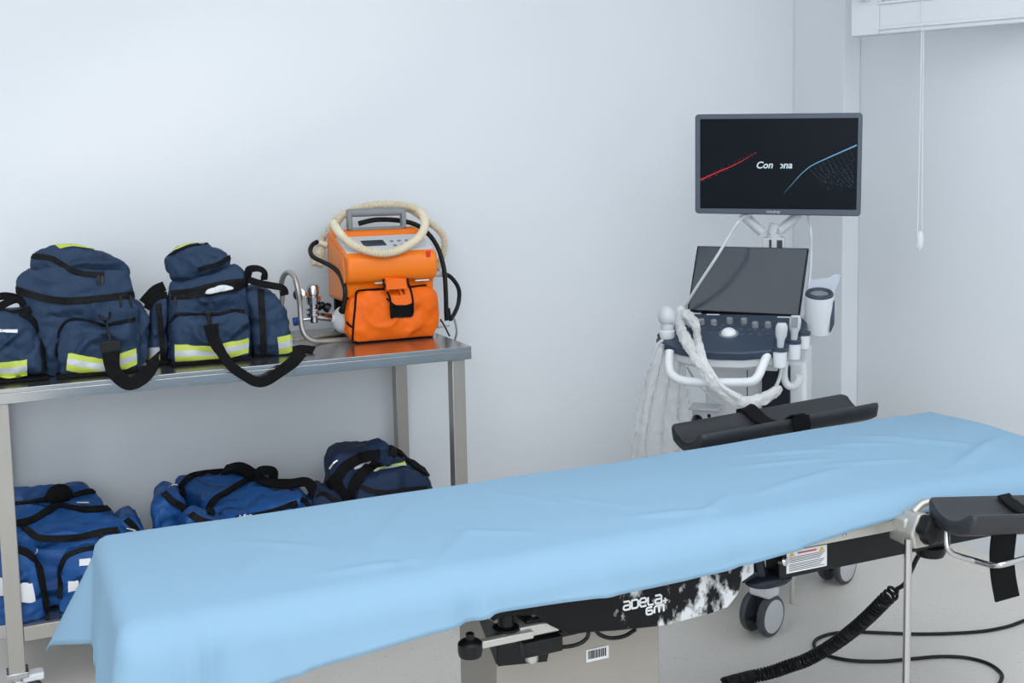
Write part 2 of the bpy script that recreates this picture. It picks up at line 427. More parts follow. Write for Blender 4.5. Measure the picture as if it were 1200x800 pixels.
def band(mb, bvh, top, bot, bands, nu=16, off=0.004, fallY=None):
    """patch laid on a surface between two photo lines; bands = material index of each lengthwise stripe"""
    T = px_poly(top, nu+1); B = px_poly(bot, nu+1); nv = len(bands)*2
    grid = []
    for j in range(nv+1):
        row = []
        for i in range(nu+1):
            x = T[i][0]+(B[i][0]-T[i][0])*j/nv; y = T[i][1]+(B[i][1]-T[i][1])*j/nv
            a, n = hit(bvh, x, y, off); row.append(a)
        grid.append(row)
    known = [a for r_ in grid for a in r_ if a is not None]
    if not known: return mb
    av = sum(known, Vector())/len(known)
    vs = []
    for j in range(nv+1):
        for i in range(nu+1):
            a = grid[j][i]
            if a is None or abs(a.y-av.y) > 0.05:
                x = T[i][0]+(B[i][0]-T[i][0])*j/nv; y = T[i][1]+(B[i][1]-T[i][1])*j/nv
                a = PY(x, y, av.y)
            vs.append(a)
    W = nu+1; dn = Vector((0, 0.0015, 0))
    o = len(mb.v); mb.v += vs + [v+dn for v in vs]; K = len(vs)
    for j in range(nv):
        for i in range(nu):
            mb.f.append((o+j*W+i, o+(j+1)*W+i, o+(j+1)*W+i+1, o+j*W+i+1)); mb.m.append(bands[j//2])
            mb.f.append((o+K+j*W+i, o+K+j*W+i+1, o+K+(j+1)*W+i+1, o+K+(j+1)*W+i)); mb.m.append(bands[j//2])
    return mb
def px_poly(pts, n):
    return [(v.x, v.y) for v in resample([(a, b, 0) for a, b in pts], n, False)]
def plane_pts(px, Q, n):
    return [PN(x, y, Q, n) for x, y in px]

def near(bvh, x, y, off=0.0):
    """like hit, but falls back to the closest point of the surface"""
    a, n = hit(bvh, x, y, off)
    if a is None:
        for k in range(1, 40):
            for dx, dy in ((k, 0), (-k, 0), (0, k), (0, -k), (k, k), (-k, k)):
                a, n = hit(bvh, x+dx*.5, y+dy*.5, off)
                if a is not None: return a, n
    return a, n
# ------------------------------------------------------------------ the room
WX, BY, LX, FY, CZ = 3.099, 3.883, -2.6, -2.3, 2.9
struct('floor', MB().box((LX-.1, FY-.1, -.08), (WX+.1, BY+.1, 0)), 'floor', smooth=False)
struct('ceiling', MB().box((LX-.1, FY-.1, CZ), (WX+.1, BY+.1, CZ+.1)), 'ceiling', smooth=False)
struct('wall_back', MB().box((LX-.1, BY, 0), (WX+.1, BY+.1, CZ)), 'wall', smooth=False)
struct('wall_left', MB().box((LX-.1, FY, 0), (LX, BY, CZ)), 'wall', smooth=False)
struct('wall_front', MB().box((LX-.1, FY-.1, 0), (WX+.1, FY, CZ)), 'wall', smooth=False)
OY0, OY1, OZ0, OZ1 = 2.58, 3.30, 1.94, 2.66
w = MB()
w.box((WX, FY, 0), (WX+.1, BY, OZ0)); w.box((WX, FY, OZ1), (WX+.1, BY, CZ))
w.box((WX, FY, OZ0), (WX+.1, OY0, OZ1)); w.box((WX, OY1, OZ0), (WX+.1, BY, OZ1))
struct('wall_right', w, 'wall', smooth=False)
struct('trim_1', MB().box((3.019, 3.575, 0), (WX, BY, CZ)), 'wall', bevel=.004)
# vinyl cove where floor meets the right wall and the back wall
cv = MB()
for (a, b, nx) in (((WX, FY, 0), (WX, 3.575, 0), Vector((-1, 0, 0))), ((LX, BY, 0), (3.019, BY, 0), Vector((0, -1, 0)))):
    A = Vector(a); B = Vector(b)
    prof = [A, A+nx*.045, A+nx*.025+Vector((0, 0, .008)), A+nx*.010+Vector((0, 0, .022)), A+nx*.002+Vector((0, 0, .045)), A+Vector((0, 0, .045))]
    cv.prism(prof, B-A)
struct('baseboard_right', cv, 'floor')

# window in the right wall: fixed frame in the opening, sash swung open into the room
wf = MB()
for lo, hi in (((WX-.01, OY0-.03, OZ0-.03), (WX+.07, OY0+.03, OZ1+.03)), ((WX-.01, OY1-.03, OZ0-.03), (WX+.07, OY1+.03, OZ1+.03)),
               ((WX-.01, OY0+.03, OZ0-.03), (WX+.07, OY1-.03, OZ0+.02)), ((WX-.01, OY0+.03, OZ1-.03), (WX+.07, OY1-.03, OZ1+.03))):
    wf.box(lo, hi)
win = struct('window_1', wf, 'frame', bevel=.003)

A = PY(997, 43, 3.2)
d2 = ray(1200, 26); Bp = CAM + d2*((A.z-CAM_H)/d2.z)
sd = (Bp-A); sd.z = 0; sd.normalize()
sn = Vector((-sd.y, sd.x, 0)); sn = sn if sn.dot(CAM-A) > 0 else -sn
SL = (WX-.045-A.x)/sd.x; SH = .80
ax = (sd, -sn, Vector((0, 0, 1)))
sa = MB()
sa.box((0, 0, 0), (.10, .055, SH), ax, A); sa.box((SL-.10, 0, 0), (SL, .055, SH), ax, A)
sa.box((.10, 0, 0), (SL-.10, .055, .10), ax, A); sa.box((.10, 0, SH-.10), (SL-.10, .055, SH), ax, A)
sash = struct('sash', sa, 'frame', win, bevel=.003)
struct('glazing_bead', MB().box((.10, -.007, .014), (SL-.012, .004, .026), ax, A).box((.095, -.006, .098), (SL-.095, .008, .108), ax, A)
       .box((.096, -.006, .108), (.106, .008, SH-.098), ax, A), 'frame', sash, bevel=.002)
struct('pane', MB().box((.095, .022, .095), (SL-.095, .028, SH-.095), ax, A), 'glass', sash, smooth=False)
struct('window_handle', MB().box((.035, -.012, .115), (.075, 0, .20), ax, A).box((.045, -.04, .15), (.065, -.012, .17), ax, A).box((.045, -.045, .115), (.065, -.03, .25), ax, A), 'white_plastic', sash, bevel=.004)

# bead chain of the window blind
ch = MB(); Yc = 2.98
top = PY(1081.5, -30, Yc); low = PY(1078, 268, Yc)
ztop = CZ - .02
T0 = Vector((top.x, Yc, ztop))
for dx0, dx1 in ((-.004, -.010), (.004, .009)):
    ch.tube([T0+Vector((dx0, 0, 0)), T0.lerp(low, .6)+Vector((dx0, 0, 0)), low+Vector((dx1, 0, 0)), PY(1078, 284, Yc)+Vector((dx1*1.1, 0, 0)), PY(1078, 295, Yc)], .0016, 6)
chn = thing('blind_chain', 'thin white pull chain with a small weight hanging before the right wall', 'blind chain', low)
obj('bead_chain', ch, 'white_plastic', chn)
wt = PY(1078, 281, Yc)
obj('chain_weight', MB().lathe([(.003, .030), (.010, .024), (.0125, .010), (.0125, -.012), (.010, -.026), (.004, -.034)], wt, seg=14), 'white_plastic', chn)
obj('ceiling_bracket', MB().box((T0.x-.02, Yc-.015, ztop-.01), (T0.x+.02, Yc+.015, CZ)), 'white_plastic', chn, bevel=.003)

# ------------------------------------------------------------------ steel table with lower shelf
TX0, TX1, TY0, TY1, TZ = -.075, 1.315, 3.248, 3.862, .890
tab = thing('steel_table', 'stainless steel work table on castors standing along the back wall', 'table', ((TX0+TX1)/2, (TY0+TY1)/2, 0))
tt = MB().box((TX0, TY0, TZ-.012), (TX1, TY1, TZ))
tt.box((TX0, TY0, TZ-.040), (TX1, TY0+.006, TZ-.012)); tt.box((TX0, TY1-.006, TZ-.040), (TX1, TY1, TZ-.012))
tt.box((TX0, TY0+.006, TZ-.040), (TX0+.006, TY1-.006, TZ-.012)); tt.box((TX1-.006, TY0+.006, TZ-.040), (TX1, TY1-.006, TZ-.012))
tt.box((TX0+.02, TY0+.02, TZ-.036), (TX1-.02, TY1-.02, TZ-.012))
obj('tabletop', tt, 'steel', tab, bevel=.0015)
xl0, xl1, lw = .010, 1.2966, .042
for x in (xl0, xl1):
    for y in (TY0+.010, TY1-.052):
        lg = obj('leg', MB().box((x-lw, y, .118), (x, y+lw, TZ-.040)), 'steel_leg', tab, bevel=.002)
        cx, cy = x-lw/2, y+lw/2
        fk = MB().box((cx-.028, cy-.028, .104), (cx+.028, cy+.028, .120)).lathe([(.020, .092), (.020, .104)], (cx, cy, 0))
        for q in (-1, 1):
            fk.prism([(cx-.022, cy+q*.019-.002, .094), (cx+.022, cy+q*.019-.002, .094), (cx+.038, cy+q*.019-.002, .048), (cx+.012, cy+q*.019-.002, .032)], (0, .004, 0))
        cs = obj('castor', fk, 'chrome', tab, bevel=.002)
        obj('wheel', MB().lathe([(.030, -.013), (.043, -.012), (.045, -.006), (.045, .006), (.043, .012), (.030, .013)], (cx+.022, cy, .045), (0, 1, 0), 28), 'castor', cs)
        obj('brake_pedal', MB().box((cx+.012, cy-.022, .088), (cx+.066, cy+.022, .108)), 'white_plastic', cs, bevel=.005)
SZ = .240
sh = MB().box((xl0-lw, TY0+.03, SZ-.016), (xl1, TY1-.03, SZ))
obj('lower_shelf', sh, 'steel', tab, bevel=.0015)
obj('shelf_rail', MB().box((xl0, TY0+.014, SZ-.040), (xl1-lw, TY0+.034, SZ+.001)), 'steel_leg', tab, bevel=.002)
obj('shelf_rail', MB().box((xl0, TY1-.034, SZ-.040), (xl1-lw, TY1-.014, SZ+.001)), 'steel_leg', tab, bevel=.002)
for x in (xl0-lw, xl1-.02):
    obj('shelf_rail', MB().box((x+.003, TY0+.052, SZ-.040), (x+.020, TY1-.052, SZ-.016)), 'steel_leg', tab, bevel=.002)

# ------------------------------------------------------------------ rescue bags on the table
def floor_at(mb, z):
    for v in mb.v:
        if v.z < z: v.z = z + (v.z-z)*.02
    lo = min(v.z for v in mb.v)
    if lo < z:
        for v in mb.v:
            if v.z < z: v.z = z
    return mb
def pull_tab(mb, bvh, x, y, ln=9, w=.007):
    a, n = hit(bvh, x, y, .004)
    if a is None: return
    P = [a, a+n*.004+Vector((0, 0, -ln/420*.5)), a+n*.004+Vector((0, 0, -ln/420))]
    mb.ribbon(P, [n]*3, w, .0025)
TB = TZ+.001
REFL = ['lime', 'silver']

def poly(Y, px): return [PY(x, y, Y) for x, y in px]

# --- leftmost bag on the table
b1 = thing('rescue_bag', 'navy rescue bag with tall slumped top, leftmost on the steel table', 'bag', (.18, 3.45, TZ), 'navy rescue bags on the steel table')
D1 = (.03, 1, 0)
body = floor_at(puff(poly(3.375, [(22, 350), (19, 338), (20, 324), (30, 315), (60, 312), (110, 314), (150, 318), (154, 330), (157, 345), (165, 360), (166, 400), (166, 437), (110, 441), (60, 443), (30, 440), (24, 400)]), D1, .27, .03, .018, .90, 100, .006, 16, 1, seed=1), TB)
topp = puff(poly(3.40, [(37, 316), (35, 302), (40, 293), (60, 287), (84, 284.5), (110, 290), (132, 299), (150, 307), (155, 316), (151, 335), (120, 338), (80, 333), (55, 322)]), (.03, 1, -.10), .22, .03, .020, .88, 64, .006, 17, 1, seed=4)
ob = obj('body', body, 'navy', b1); obj('top_pouch', topp, 'navy', b1)
fp = floor_at(puff(poly(3.335, [(69, 440), (66, 420), (67, 395), (77, 377), (92, 373), (124, 380), (148, 375), (158, 371), (162, 395), (163, 415), (161, 436), (125, 441)]), D1, .10, .025, .020, .97, 72, .005, 18, 1, seed=2), TB)
fpo = obj('front_pocket', fp, 'navy', b1)
lp = floor_at(puff(poly(3.345, [(-16, 372), (0, 364), (27, 367), (41, 377), (49, 397), (54, 425), (54, 437), (32, 441), (10, 443), (-16, 441), (-22, 405)]), D1, .20, .035, .024, .92, 64, .006, 16, 1, seed=3), TB)
lpo = obj('side_pocket', lp, 'navy', b1)
rp = floor_at(puff(poly(3.40, [(158, 352), (168, 357), (174, 367), (176, 390), (175, 418), (170, 428), (158, 432), (155, 390)]), D1, .18, .03, .012, .92, 48, .005, 16, 1, seed=6), TB)
obj('side_pocket', rp, 'navy', b1)
bv = multi_bvh(body, topp, fp, lp, rp)
o_ = obj('zipper', on_surface(MB(), multi_bvh(topp, body), [(38.5, 300.5), (58, 302), (72, 309), (86, 318), (100, 321), (122, 322)], .015, .004), 'zip', b1)
for x, y in ((115, 323), (120, 324)): zt = MB(); pull_tab(zt, bv, x, y, 10); obj('zip_pull', zt, 'buckle', o_)
o_ = obj('zipper', on_surface(MB(), multi_bvh(body), [(20, 339), (33, 344), (55, 350), (82, 352.5), (115, 350), (140, 347), (156, 345)], .019, .004), 'zip', b1)
for x, y in ((140, 347), (152, 346)): zt = MB(); pull_tab(zt, bv, x, y, 14); obj('zip_pull', zt, 'buckle', o_)
obj('zipper', on_surface(MB(), fp.bvh(), [(67.5, 418), (68, 395), (77.5, 378), (92, 375), (110, 378.5), (124, 381.5), (148, 376.5), (157, 373.5)], .011, .003), 'zip', b1)
obj('zipper', on_surface(MB(), lp.bvh(), [(24, 368), (36, 374), (43, 384), (47, 398), (50, 418), (51.5, 434)], .021, .004), 'zip', b1)
obj('reflective_strip', band(MB(), fp.bvh(), [(80, 413), (121, 420.5), (158.5, 408.5)], [(78.5, 433), (124, 440.5), (160, 427)], [0, 1, 0], 18), REFL, b1)
obj('reflective_strip', band(MB(), lp.bvh(), [(-16, 425), (8, 424), (31.6, 421.5)], [(-16, 439), (10, 443.5), (31.6, 440)], [0, 1, 0], 14), REFL, b1)
obj('reflective_strip', band(MB(), topp.bvh(), [(64, 287.6), (82, 285.6), (104, 289.6)], [(70, 291.5), (86, 289), (112, 293)], [0], 12, .003), REFL, b1)
lbl = obj('name_label', band(MB(), lp.bvh(), [(-4, 386), (20, 386.5)], [(-4, 389.5), (20, 390)], [0], 6), 'label', b1)
obj('label_print', band(MB(), lp.bvh(), [(1, 387.4), (16, 387.7)], [(1, 388.6), (16, 388.9)], [0], 6, .0035), 'ink', lbl)
# carrying handles of black webbing over the left pocket
for px_, yy in (([(-12, 352), (4, 347), (22, 350), (34, 356), (40, 362)], 3.40), ([(-12, 366), (6, 356), (20, 351), (30, 357)], 3.38), ([(-10, 360), (8, 368), (24, 367), (36, 362)], 3.37)):
    P = spline([PY(x, y, yy) for x, y in px_], 6)
    obj('handle', MB().ribbon(P, [Vector((0, -.8, .6)).normalized()]*len(P), .022, .004), 'web', b1)
# long shoulder strap hooked on the front pocket
sp = MB(); P = spline([PY(130, 412, 3.292), PY(131, 425, 3.275), PY(135, 437, 3.240), PY(150, 449, 3.234), PY(165, 444, 3.234), PY(176, 431, 3.238), PY(181, 418, 3.30)], 8)
N = [Vector((-.25, -1, .1)).normalized()]*len(P)
N = [Vector((-.1-.5*i/len(P), -1, .35*sin(pi*i/len(P)))).normalized() for i in range(len(P))]
sp.ribbon(P, N, lambda t: .047-.010*max(0, sin(pi*t)), .004)
sto = obj('shoulder_strap', sp, 'web', b1)
a0 = PY(130, 406, 3.294)
bk = MB().box((a0.x-.027, a0.y-.006, a0.z-.016), (a0.x+.027, a0.y+.004, a0.z+.016))
obj('strap_buckle', bk, 'buckle', sto, bevel=.003)
hk = MB().tube([PY(129, 398, 3.298), PY(127, 390, 3.302), PY(125, 380, 3.312), PY(121, 372, 3.33)], .004, 8)
hk.tube([PY(116, 369, 3.322), PY(121, 374, 3.312), PY(128, 373, 3.312), PY(129, 366, 3.33)], .0035, 8)
obj('snap_hook', hk, 'buckle', sto)
obj('base', MB().box((PY(-18, 440, 3.33).x, 3.322, TB-.0005), (PY(58, 440, 3.33).x, 3.56, TB+.008)).box((PY(67, 440, 3.33).x, 3.312, TB-.0005), (PY(163, 440, 3.33).x, 3.60, TB+.010)), 'web', b1, bevel=.003)
obj('base_webbing', on_surface(MB(), bv, [(-10, 443), (15, 445), (55, 441), (66, 441), (110, 443), (160, 438)], .012, .004), 'web', b1)

# --- second bag, its mouth unzipped on a white pack
b2 = thing('rescue_bag', 'navy rescue bag with an unzipped mouth showing a white pack', 'bag', (.60, 3.50, TZ), 'navy rescue bags on the steel table')
D2 = Vector((.13, 1, 0)).normalized(); Q2 = PY(250, 400, 3.385)
def pl2(off, px): return plane_pts(px, Q2 + D2*off, D2)
body2 = floor_at(puff(pl2(.03, [(199, 331), (196, 340), (194, 365), (194, 400), (195, 427), (240, 427), (295, 420), (296, 400), (293, 370), (290, 340), (289, 322), (276, 311), (250, 316), (220, 326)]), D2, .25, .03, .015, .90, 100, .006, 16, 1, seed=11), TB)
tp2 = puff(pl2(.05, [(199, 330), (192, 312), (194, 303), (200, 295), (207, 289), (226, 283), (244, 284.5), (265, 294), (271, 300), (273, 311), (262, 319), (240, 325), (215, 331)]), (D2.x, D2.y, -.12), .20, .03, .022, .88, 64, .006, 17, 1, seed=12)
fp2 = floor_at(puff(pl2(-.015, [(201, 428), (199, 400), (199, 377), (207, 367), (230, 367), (252, 367), (275, 362), (289, 364), (294, 383), (294, 402), (292, 419), (240, 427)]), D2, .10, .025, .018, .97, 72, .005, 18, 1, seed=13), TB)
rp2 = floor_at(puff(pl2(.02, [(289, 346), (294, 339), (302, 337), (320, 343), (333, 356), (341, 383), (342, 405), (340, 416), (318, 420), (298, 417), (295, 390)]), D2, .20, .03, .018, .92, 64, .006, 16, 1, seed=14), TB)
lp2 = floor_at(puff(pl2(.03, [(196, 345), (182, 352), (175, 365), (173, 390), (173, 425), (180, 430), (196, 430), (198, 390)]), D2, .19, .03, .012, .92, 48, .005, 16, 1, seed=15), TB)
obj('body', body2, 'navy', b2); obj('top_pouch', tp2, 'navy', b2); obj('front_pocket', fp2, 'navy', b2)
obj('side_pocket', rp2, 'navy', b2); obj('side_pocket', lp2, 'navy', b2)
bv2 = multi_bvh(body2, tp2, fp2, rp2, lp2)
o_ = obj('zipper', on_surface(MB(), tp2.bvh(), [(232, 315.5), (243, 313), (254, 310), (265, 304), (271, 299)], .014, .004), 'zip', b2)
zt = MB(); pull_tab(zt, bv2, 271, 300, 8); obj('zip_pull', zt, 'buckle', o_)
obj('zipper', on_surface(MB(), tp2.bvh(), [(199, 299.5), (207, 294.5), (215, 291), (226, 287.5), (243, 285.8)], .009, .003), 'zip', b2)
obj('reflective_strip', band(MB(), tp2.bvh(), [(202, 293.5), (212, 288), (226, 284.6), (238, 284.6)], [(203, 297), (213, 291.3), (226, 287), (241, 285.8)], [0, 1], 12, .003), REFL, b2)
# the open mouth: dark lining band with two lips
mo = MB()
T = [(200, 342), (222, 340), (240, 335.5), (258, 331.5), (275, 329), (288, 328)]; B = [(201, 349), (222, 348), (242, 345), (260, 342), (276, 338.5), (289, 334)]
obj('open_mouth', band(mo, body2.bvh(), T, B, [0], 20, .003), 'zip', b2)
obj('zipper', on_surface(MB(), body2.bvh(), T, .010, .004), 'zip', b2)
o_ = obj('zipper', on_surface(MB(), body2.bvh(), B, .010, .005), 'zip', b2)
zt = MB(); pull_tab(zt, bv2, 206, 348, 12); obj('zip_pull', zt, 'buckle', o_)
obj('zipper', on_surface(MB(), fp2.bvh(), [(200, 378), (207, 369.5), (218, 368.6), (252, 369), (264, 366.5), (275, 364), (287, 366)], .010, .003), 'zip', b2)
obj('zipper', on_surface(MB(), rp2.bvh(), [(305.5, 340), (306.5, 360), (308, 385), (309, 412)], .019, .004), 'zip', b2)
obj('zipper', on_surface(MB(), lp2.bvh(), [(185.5, 356), (188, 380), (190.5, 410), (191, 427)], .016, .004), 'zip', b2)
obj('reflective_strip', band(MB(), fp2.bvh(), [(205.5, 404), (249, 405), (290.5, 396)], [(206, 424), (252, 422), (290.5, 413)], [0, 1, 0], 18), REFL, b2)
obj('reflective_strip', band(MB(), rp2.bvh(), [(324.8, 394.8), (333, 393.5), (341.3, 391)], [(327, 414), (334, 413.5), (341, 411.5)], [0, 1, 0], 8), REFL, b2)
obj('reflective_strip', band(MB(), lp2.bvh(), [(173.4, 407), (180, 407), (187.6, 406.4)], [(174.5, 426), (180, 426.5), (188, 425.5)], [1, 0], 6), REFL, b2)
def webloop(pts, w, parent, nrm=(0, -.9, .45), nm='handle', t=.004):
    P = spline(pts, 7); return obj(nm, MB().ribbon(P, [Vector(nrm).normalized()]*len(P), w, t), 'web', parent)
webloop(pl2(.04, [(290, 332), (290, 322), (293, 316), (302, 315), (309, 319), (309, 328)]), .026, b2, (.5, -.6, .7))
webloop(pl2(.02, [(291, 328), (303, 332), (318, 335), (331, 338), (333, 346)]), .028, b2, (.2, -.6, .8))
webloop(pl2(.05, [(193, 335), (182, 340), (174, 348), (168, 355)]), .030, b2)
webloop(pl2(.04, [(196, 346), (186, 347), (177, 354), (172, 362)]), .022, b2)
P = spline([PY(247, 380, 3.325), PY(250, 396, 3.32), PY(257, 410, 3.295), PY(263, 419, 3.262), PY(272, 430, 3.238), PY(286, 440, 3.234), PY(299, 447, 3.230), PY(312, 446, 3.231), PY(330, 434, 3.234), PY(344, 423, 3.238), PY(352, 412, 3.30)], 8)
N = [Vector((-.15+.5*sin(pi*i/len(P)), -1, .25)).normalized() for i in range(len(P))]
st2 = obj('shoulder_strap', MB().ribbon(P, N, lambda t: .042-.014*sin(pi*t)**.7, .004), 'web', b2)
h2 = MB().tube(pl2(-.034, [(246, 381), (245, 373), (243, 366)]), .0055, 8); h2.tube(pl2(-.034, [(238, 364), (243, 368), (249, 365)]), .0035, 8)
obj('snap_hook', h2, 'buckle', st2)
obj('base', MB().box((PY(176, 430, 3.40).x, 3.395, TB-.0005), (PY(198, 430, 3.4).x, 3.56, TB+.010)).box((PY(200, 428, 3.37).x, 3.352, TB-.0005), (PY(295, 420, 3.37).x, 3.62, TB+.010)).box((PY(296, 420, 3.41).x, 3.385, TB-.0005), (PY(340, 417, 3.41).x, 3.58, TB+.008)), 'web', b2, bevel=.003)
obj('base_webbing', on_surface(MB(), bv2, [(176, 430), (196, 430), (201, 430), (240, 430), (293, 421)], .011, .004), 'web', b2)
# loose strap end lying behind the right pocket
obj('strap_end', MB().ribbon(spline([PZ(338, 411, TB+.004), PZ(350, 409, TB+.010), PZ(368, 411, TB+.004)], 6), [Vector((0, -.3, 1)).normalized()]*13, .05, .004), 'web', b2)
# white pack peeping out of the mouth
a_, n_ = hit(body2.bvh(), 258, 342, 0)
wp = MB(); cc = PY(257, 341, a_.y-.004)
ring = []
E2 = [(236.5, 345.5), (240, 340), (248, 336), (258, 333.5), (268, 333.5), (276, 336.5), (274, 339), (258, 343), (244, 346)]
wp = puff([PY(x, y, a_.y-.008) for x, y in E2], D2, .03, .006, .006, .85, 32, .001, 20, 1)
single('white_pack', 'white pack peeping out of the unzipped mouth of a navy bag', 'pack', wp, 'label', tuple(cc))
# ------------------------------------------------------------------ blue bags on the lower shelf
def softbox(c8, n=16, rr=.16, amp=.006, fq=12, seed=0.0, puffy=.012):
    """boxy fabric body: 4 bottom + 4 top corners (FL FR BR BL), rounded edges and slack faces"""
    c8 = [Vector(c) for c in c8]; mb = MB(); n = n+8
    def pos(u, v, w):
        q = [max(rr-1, min(1-rr, t)) for t in (u, v, w)]; d = [a-b for a, b in zip((u, v, w), q)]
        L = sqrt(sum(t*t for t in d)); k = rr/L if L > 1e-6 else 0
        u, v, w = [a+b*k for a, b in zip(q, d)]
        a, b, c = (u+1)/2, (v+1)/2, (w+1)/2
        p = ((c8[0]*(1-a)+c8[1]*a)*(1-b)+(c8[3]*(1-a)+c8[2]*a)*b)*(1-c)+((c8[4]*(1-a)+c8[5]*a)*(1-b)+(c8[7]*(1-a)+c8[6]*a)*b)*c
        m_ = max(abs(u), abs(v), abs(w)); s_ = [1-t*t*.9 for t in (u, v, w)]
        nrm = Vector((u if abs(u) == m_ else 0, v if abs(v) == m_ else 0, w if abs(w) == m_ else 0))
        p += nrm*puffy*s_[0]*s_[1]*s_[2]*3
        o = Vector((seed, seed*2, seed))
        rid = (1-abs(noise.noise(Vector((p.x*9, p.y*9, p.z*12))+o)))**5+.5*(1-abs(noise.noise(p*20+o*1.7)))**5
        return p + noise.noise_vector(p*fq+o)*amp + noise.noise_vector(p*fq*3+o)*amp*.4 - nrm*.009*(rid-.5)
    g = [-1+2*i/n for i in range(n+1)]
    idx = {}
    def vid(u, v, w):
        k = (round(u, 4), round(v, 4), round(w, 4))
        if k not in idx: idx[k] = len(mb.v); mb.v.append(pos(u, v, w))
        return idx[k]
    for i in range(n):
        for j in range(n):
            a, b, c, d = g[i], g[i+1], g[j], g[j+1]
            for s_ in (-1, 1):
                for q in ([(a, c, s_), (b, c, s_), (b, d, s_), (a, d, s_)], [(s_, a, c), (s_, b, c), (s_, b, d), (s_, a, d)], [(c, s_, a), (c, s_, b), (d, s_, b), (d, s_, a)]):
                    f = tuple(vid(*t) for t in q)
                    mb.f.append(f if s_ > 0 else f[::-1]); mb.m.append(0)
    return mb
ZS = SZ+.001
def low(p, z=ZS): return Vector((p.x, p.y, z))

b3 = thing('equipment_bag', 'square royal blue bag behind the table leg, leftmost on the lower shelf', 'bag', (.12, 3.5, SZ), 'blue bags on the lower shelf')
FL, FR, BR, BL = PY(-34, 626, 3.355), PY(153, 621, 3.375), PY(100, 560, 3.73), PY(-22, 575, 3.73)
body3 = floor_at(softbox([low(FL), low(FR+Vector((.02, 0, 0))), low(BR+Vector((.06, 0, 0))), low(BL), FL, FR, BR, BL], 18, .13, .006, 11, 21, .006), ZS)
obj('body', body3, 'blue', b3)
lp3 = floor_at(puff(poly(3.305, [(-24, 740), (-26, 690), (-22, 650), (-8, 640), (22, 641), (40, 650), (50, 672), (55, 705), (56, 730), (45, 736), (10, 740)]), (0, 1, 0), .12, .03, .020, .97, 64, .007, 14, 1, seed=22), ZS)
rp3 = floor_at(puff(poly(3.315, [(71, 733), (70, 700), (70, 665), (76, 650), (92, 643), (125, 640), (146, 640), (152, 660), (154, 700), (152, 733), (110, 735)]), (0, 1, 0), .12, .03, .018, .97, 64, .007, 14, 1, seed=23), ZS)
sp3 = floor_at(puff(poly(3.41, [(136, 618), (146, 606), (158, 606), (168, 616), (175, 630), (178, 670), (176, 722), (140, 726)]), (0, 1, 0), .2, .03, .015, .92, 48, .006, 14, 1, seed=24), ZS)
for q in (lp3, rp3): obj('front_pocket', q, 'blue', b3)
obj('side_pocket', sp3, 'blue', b3)
bv3 = multi_bvh(body3, lp3, rp3, sp3)
o_ = obj('zipper', on_surface(MB(), body3.bvh(), [(-20, 610), (4, 611), (22, 613), (34, 623), (46, 630), (66, 631), (90, 629.5), (115, 624), (138, 621)], .019, .004), 'zip', b3)
for x, y in ((117, 625), (137, 622)): zt = MB(); pull_tab(zt, bv3, x, y, 16, .012); obj('zip_pull', zt, 'buckle', o_)
obj('zipper', on_surface(MB(), lp3.bvh(), [(20, 643), (34, 650), (44, 662), (50, 690), (54, 715), (54, 730)], .022, .004), 'zip', b3)
o_ = obj('zipper', on_surface(MB(), rp3.bvh(), [(71.5, 690), (71.5, 668), (77, 653), (92, 645.5), (112, 642), (144, 641)], .014, .004), 'zip', b3)
zt = MB(); pull_tab(zt, bv3, 71.5, 688, 12, .014); obj('zip_pull', zt, 'buckle', o_)
obj('piping', on_surface(MB(), sp3.bvh(), [(148, 609), (154, 614), (160, 622), (166, 634), (168, 660)], .018, .004), 'web', b3)
obj('name_label', band(MB(), lp3.bvh(), [(23, 683), (38, 683)], [(24, 704), (40, 704.5)], [0], 5, .006), 'label', b3)
obj('name_label', band(MB(), lp3.bvh(), [(-10, 676), (4, 677)], [(-9, 697), (6, 697)], [0], 5), 'label', b3)
obj('name_label', band(MB(), rp3.bvh(), [(81, 681), (92, 680)], [(81, 693), (92, 692)], [0], 5, .006), 'label', b3)
obj('name_label', band(MB(), rp3.bvh(), [(93, 655), (106, 654)], [(93, 663), (106, 662)], [0], 5), 'label', b3)
hm = MB()
for px in ([(-14, 597), (20, 591.5), (52, 587), (80, 583), (104, 577), (117, 578), (128, 590), (139, 603)], [(-14, 616), (22, 614), (42, 608), (58, 598), (70, 593), (98, 598), (131, 596)]):
    on_surface(hm, body3.bvh(), px, .026, .005, .002)
obj('carrying_strap', hm, 'web', b3)
a, n = hit(body3.bvh(), 68, 588, .012)
hw = obj('handle_wrap', MB().tube([a+Vector((-.03, -.01, .0)), a+Vector((0, 0, .016)), a+Vector((.032, .01, .002))], lambda t: .016+.012*sin(pi*t), 12), 'web', b3)
for x, y in ((36, 643), (108, 641)):
    a, n = near(bv3, x, y, .006)
    obj('d_ring', MB().tube([a+Vector((-.016, 0, 0)), a+Vector((-.012, -.006, -.010)), a+Vector((.012, -.006, -.010)), a+Vector((.016, 0, 0))], .0025, 6), 'chrome', b3)
a, n = near(bv3, 152, 622, .004)
obj('d_ring', MB().tube([a+Vector((-.01, -.004, .012)), a+Vector((.012, -.006, .002)), a+Vector((.014, -.006, -.012))], .0035, 6), 'chrome', b3)
obj('stitched_print', band(MB(), body3.bvh(), [(90, 588.5), (104, 588.7)], [(90, 589.8), (104, 590)], [0], 4, .002), 'label', b3)

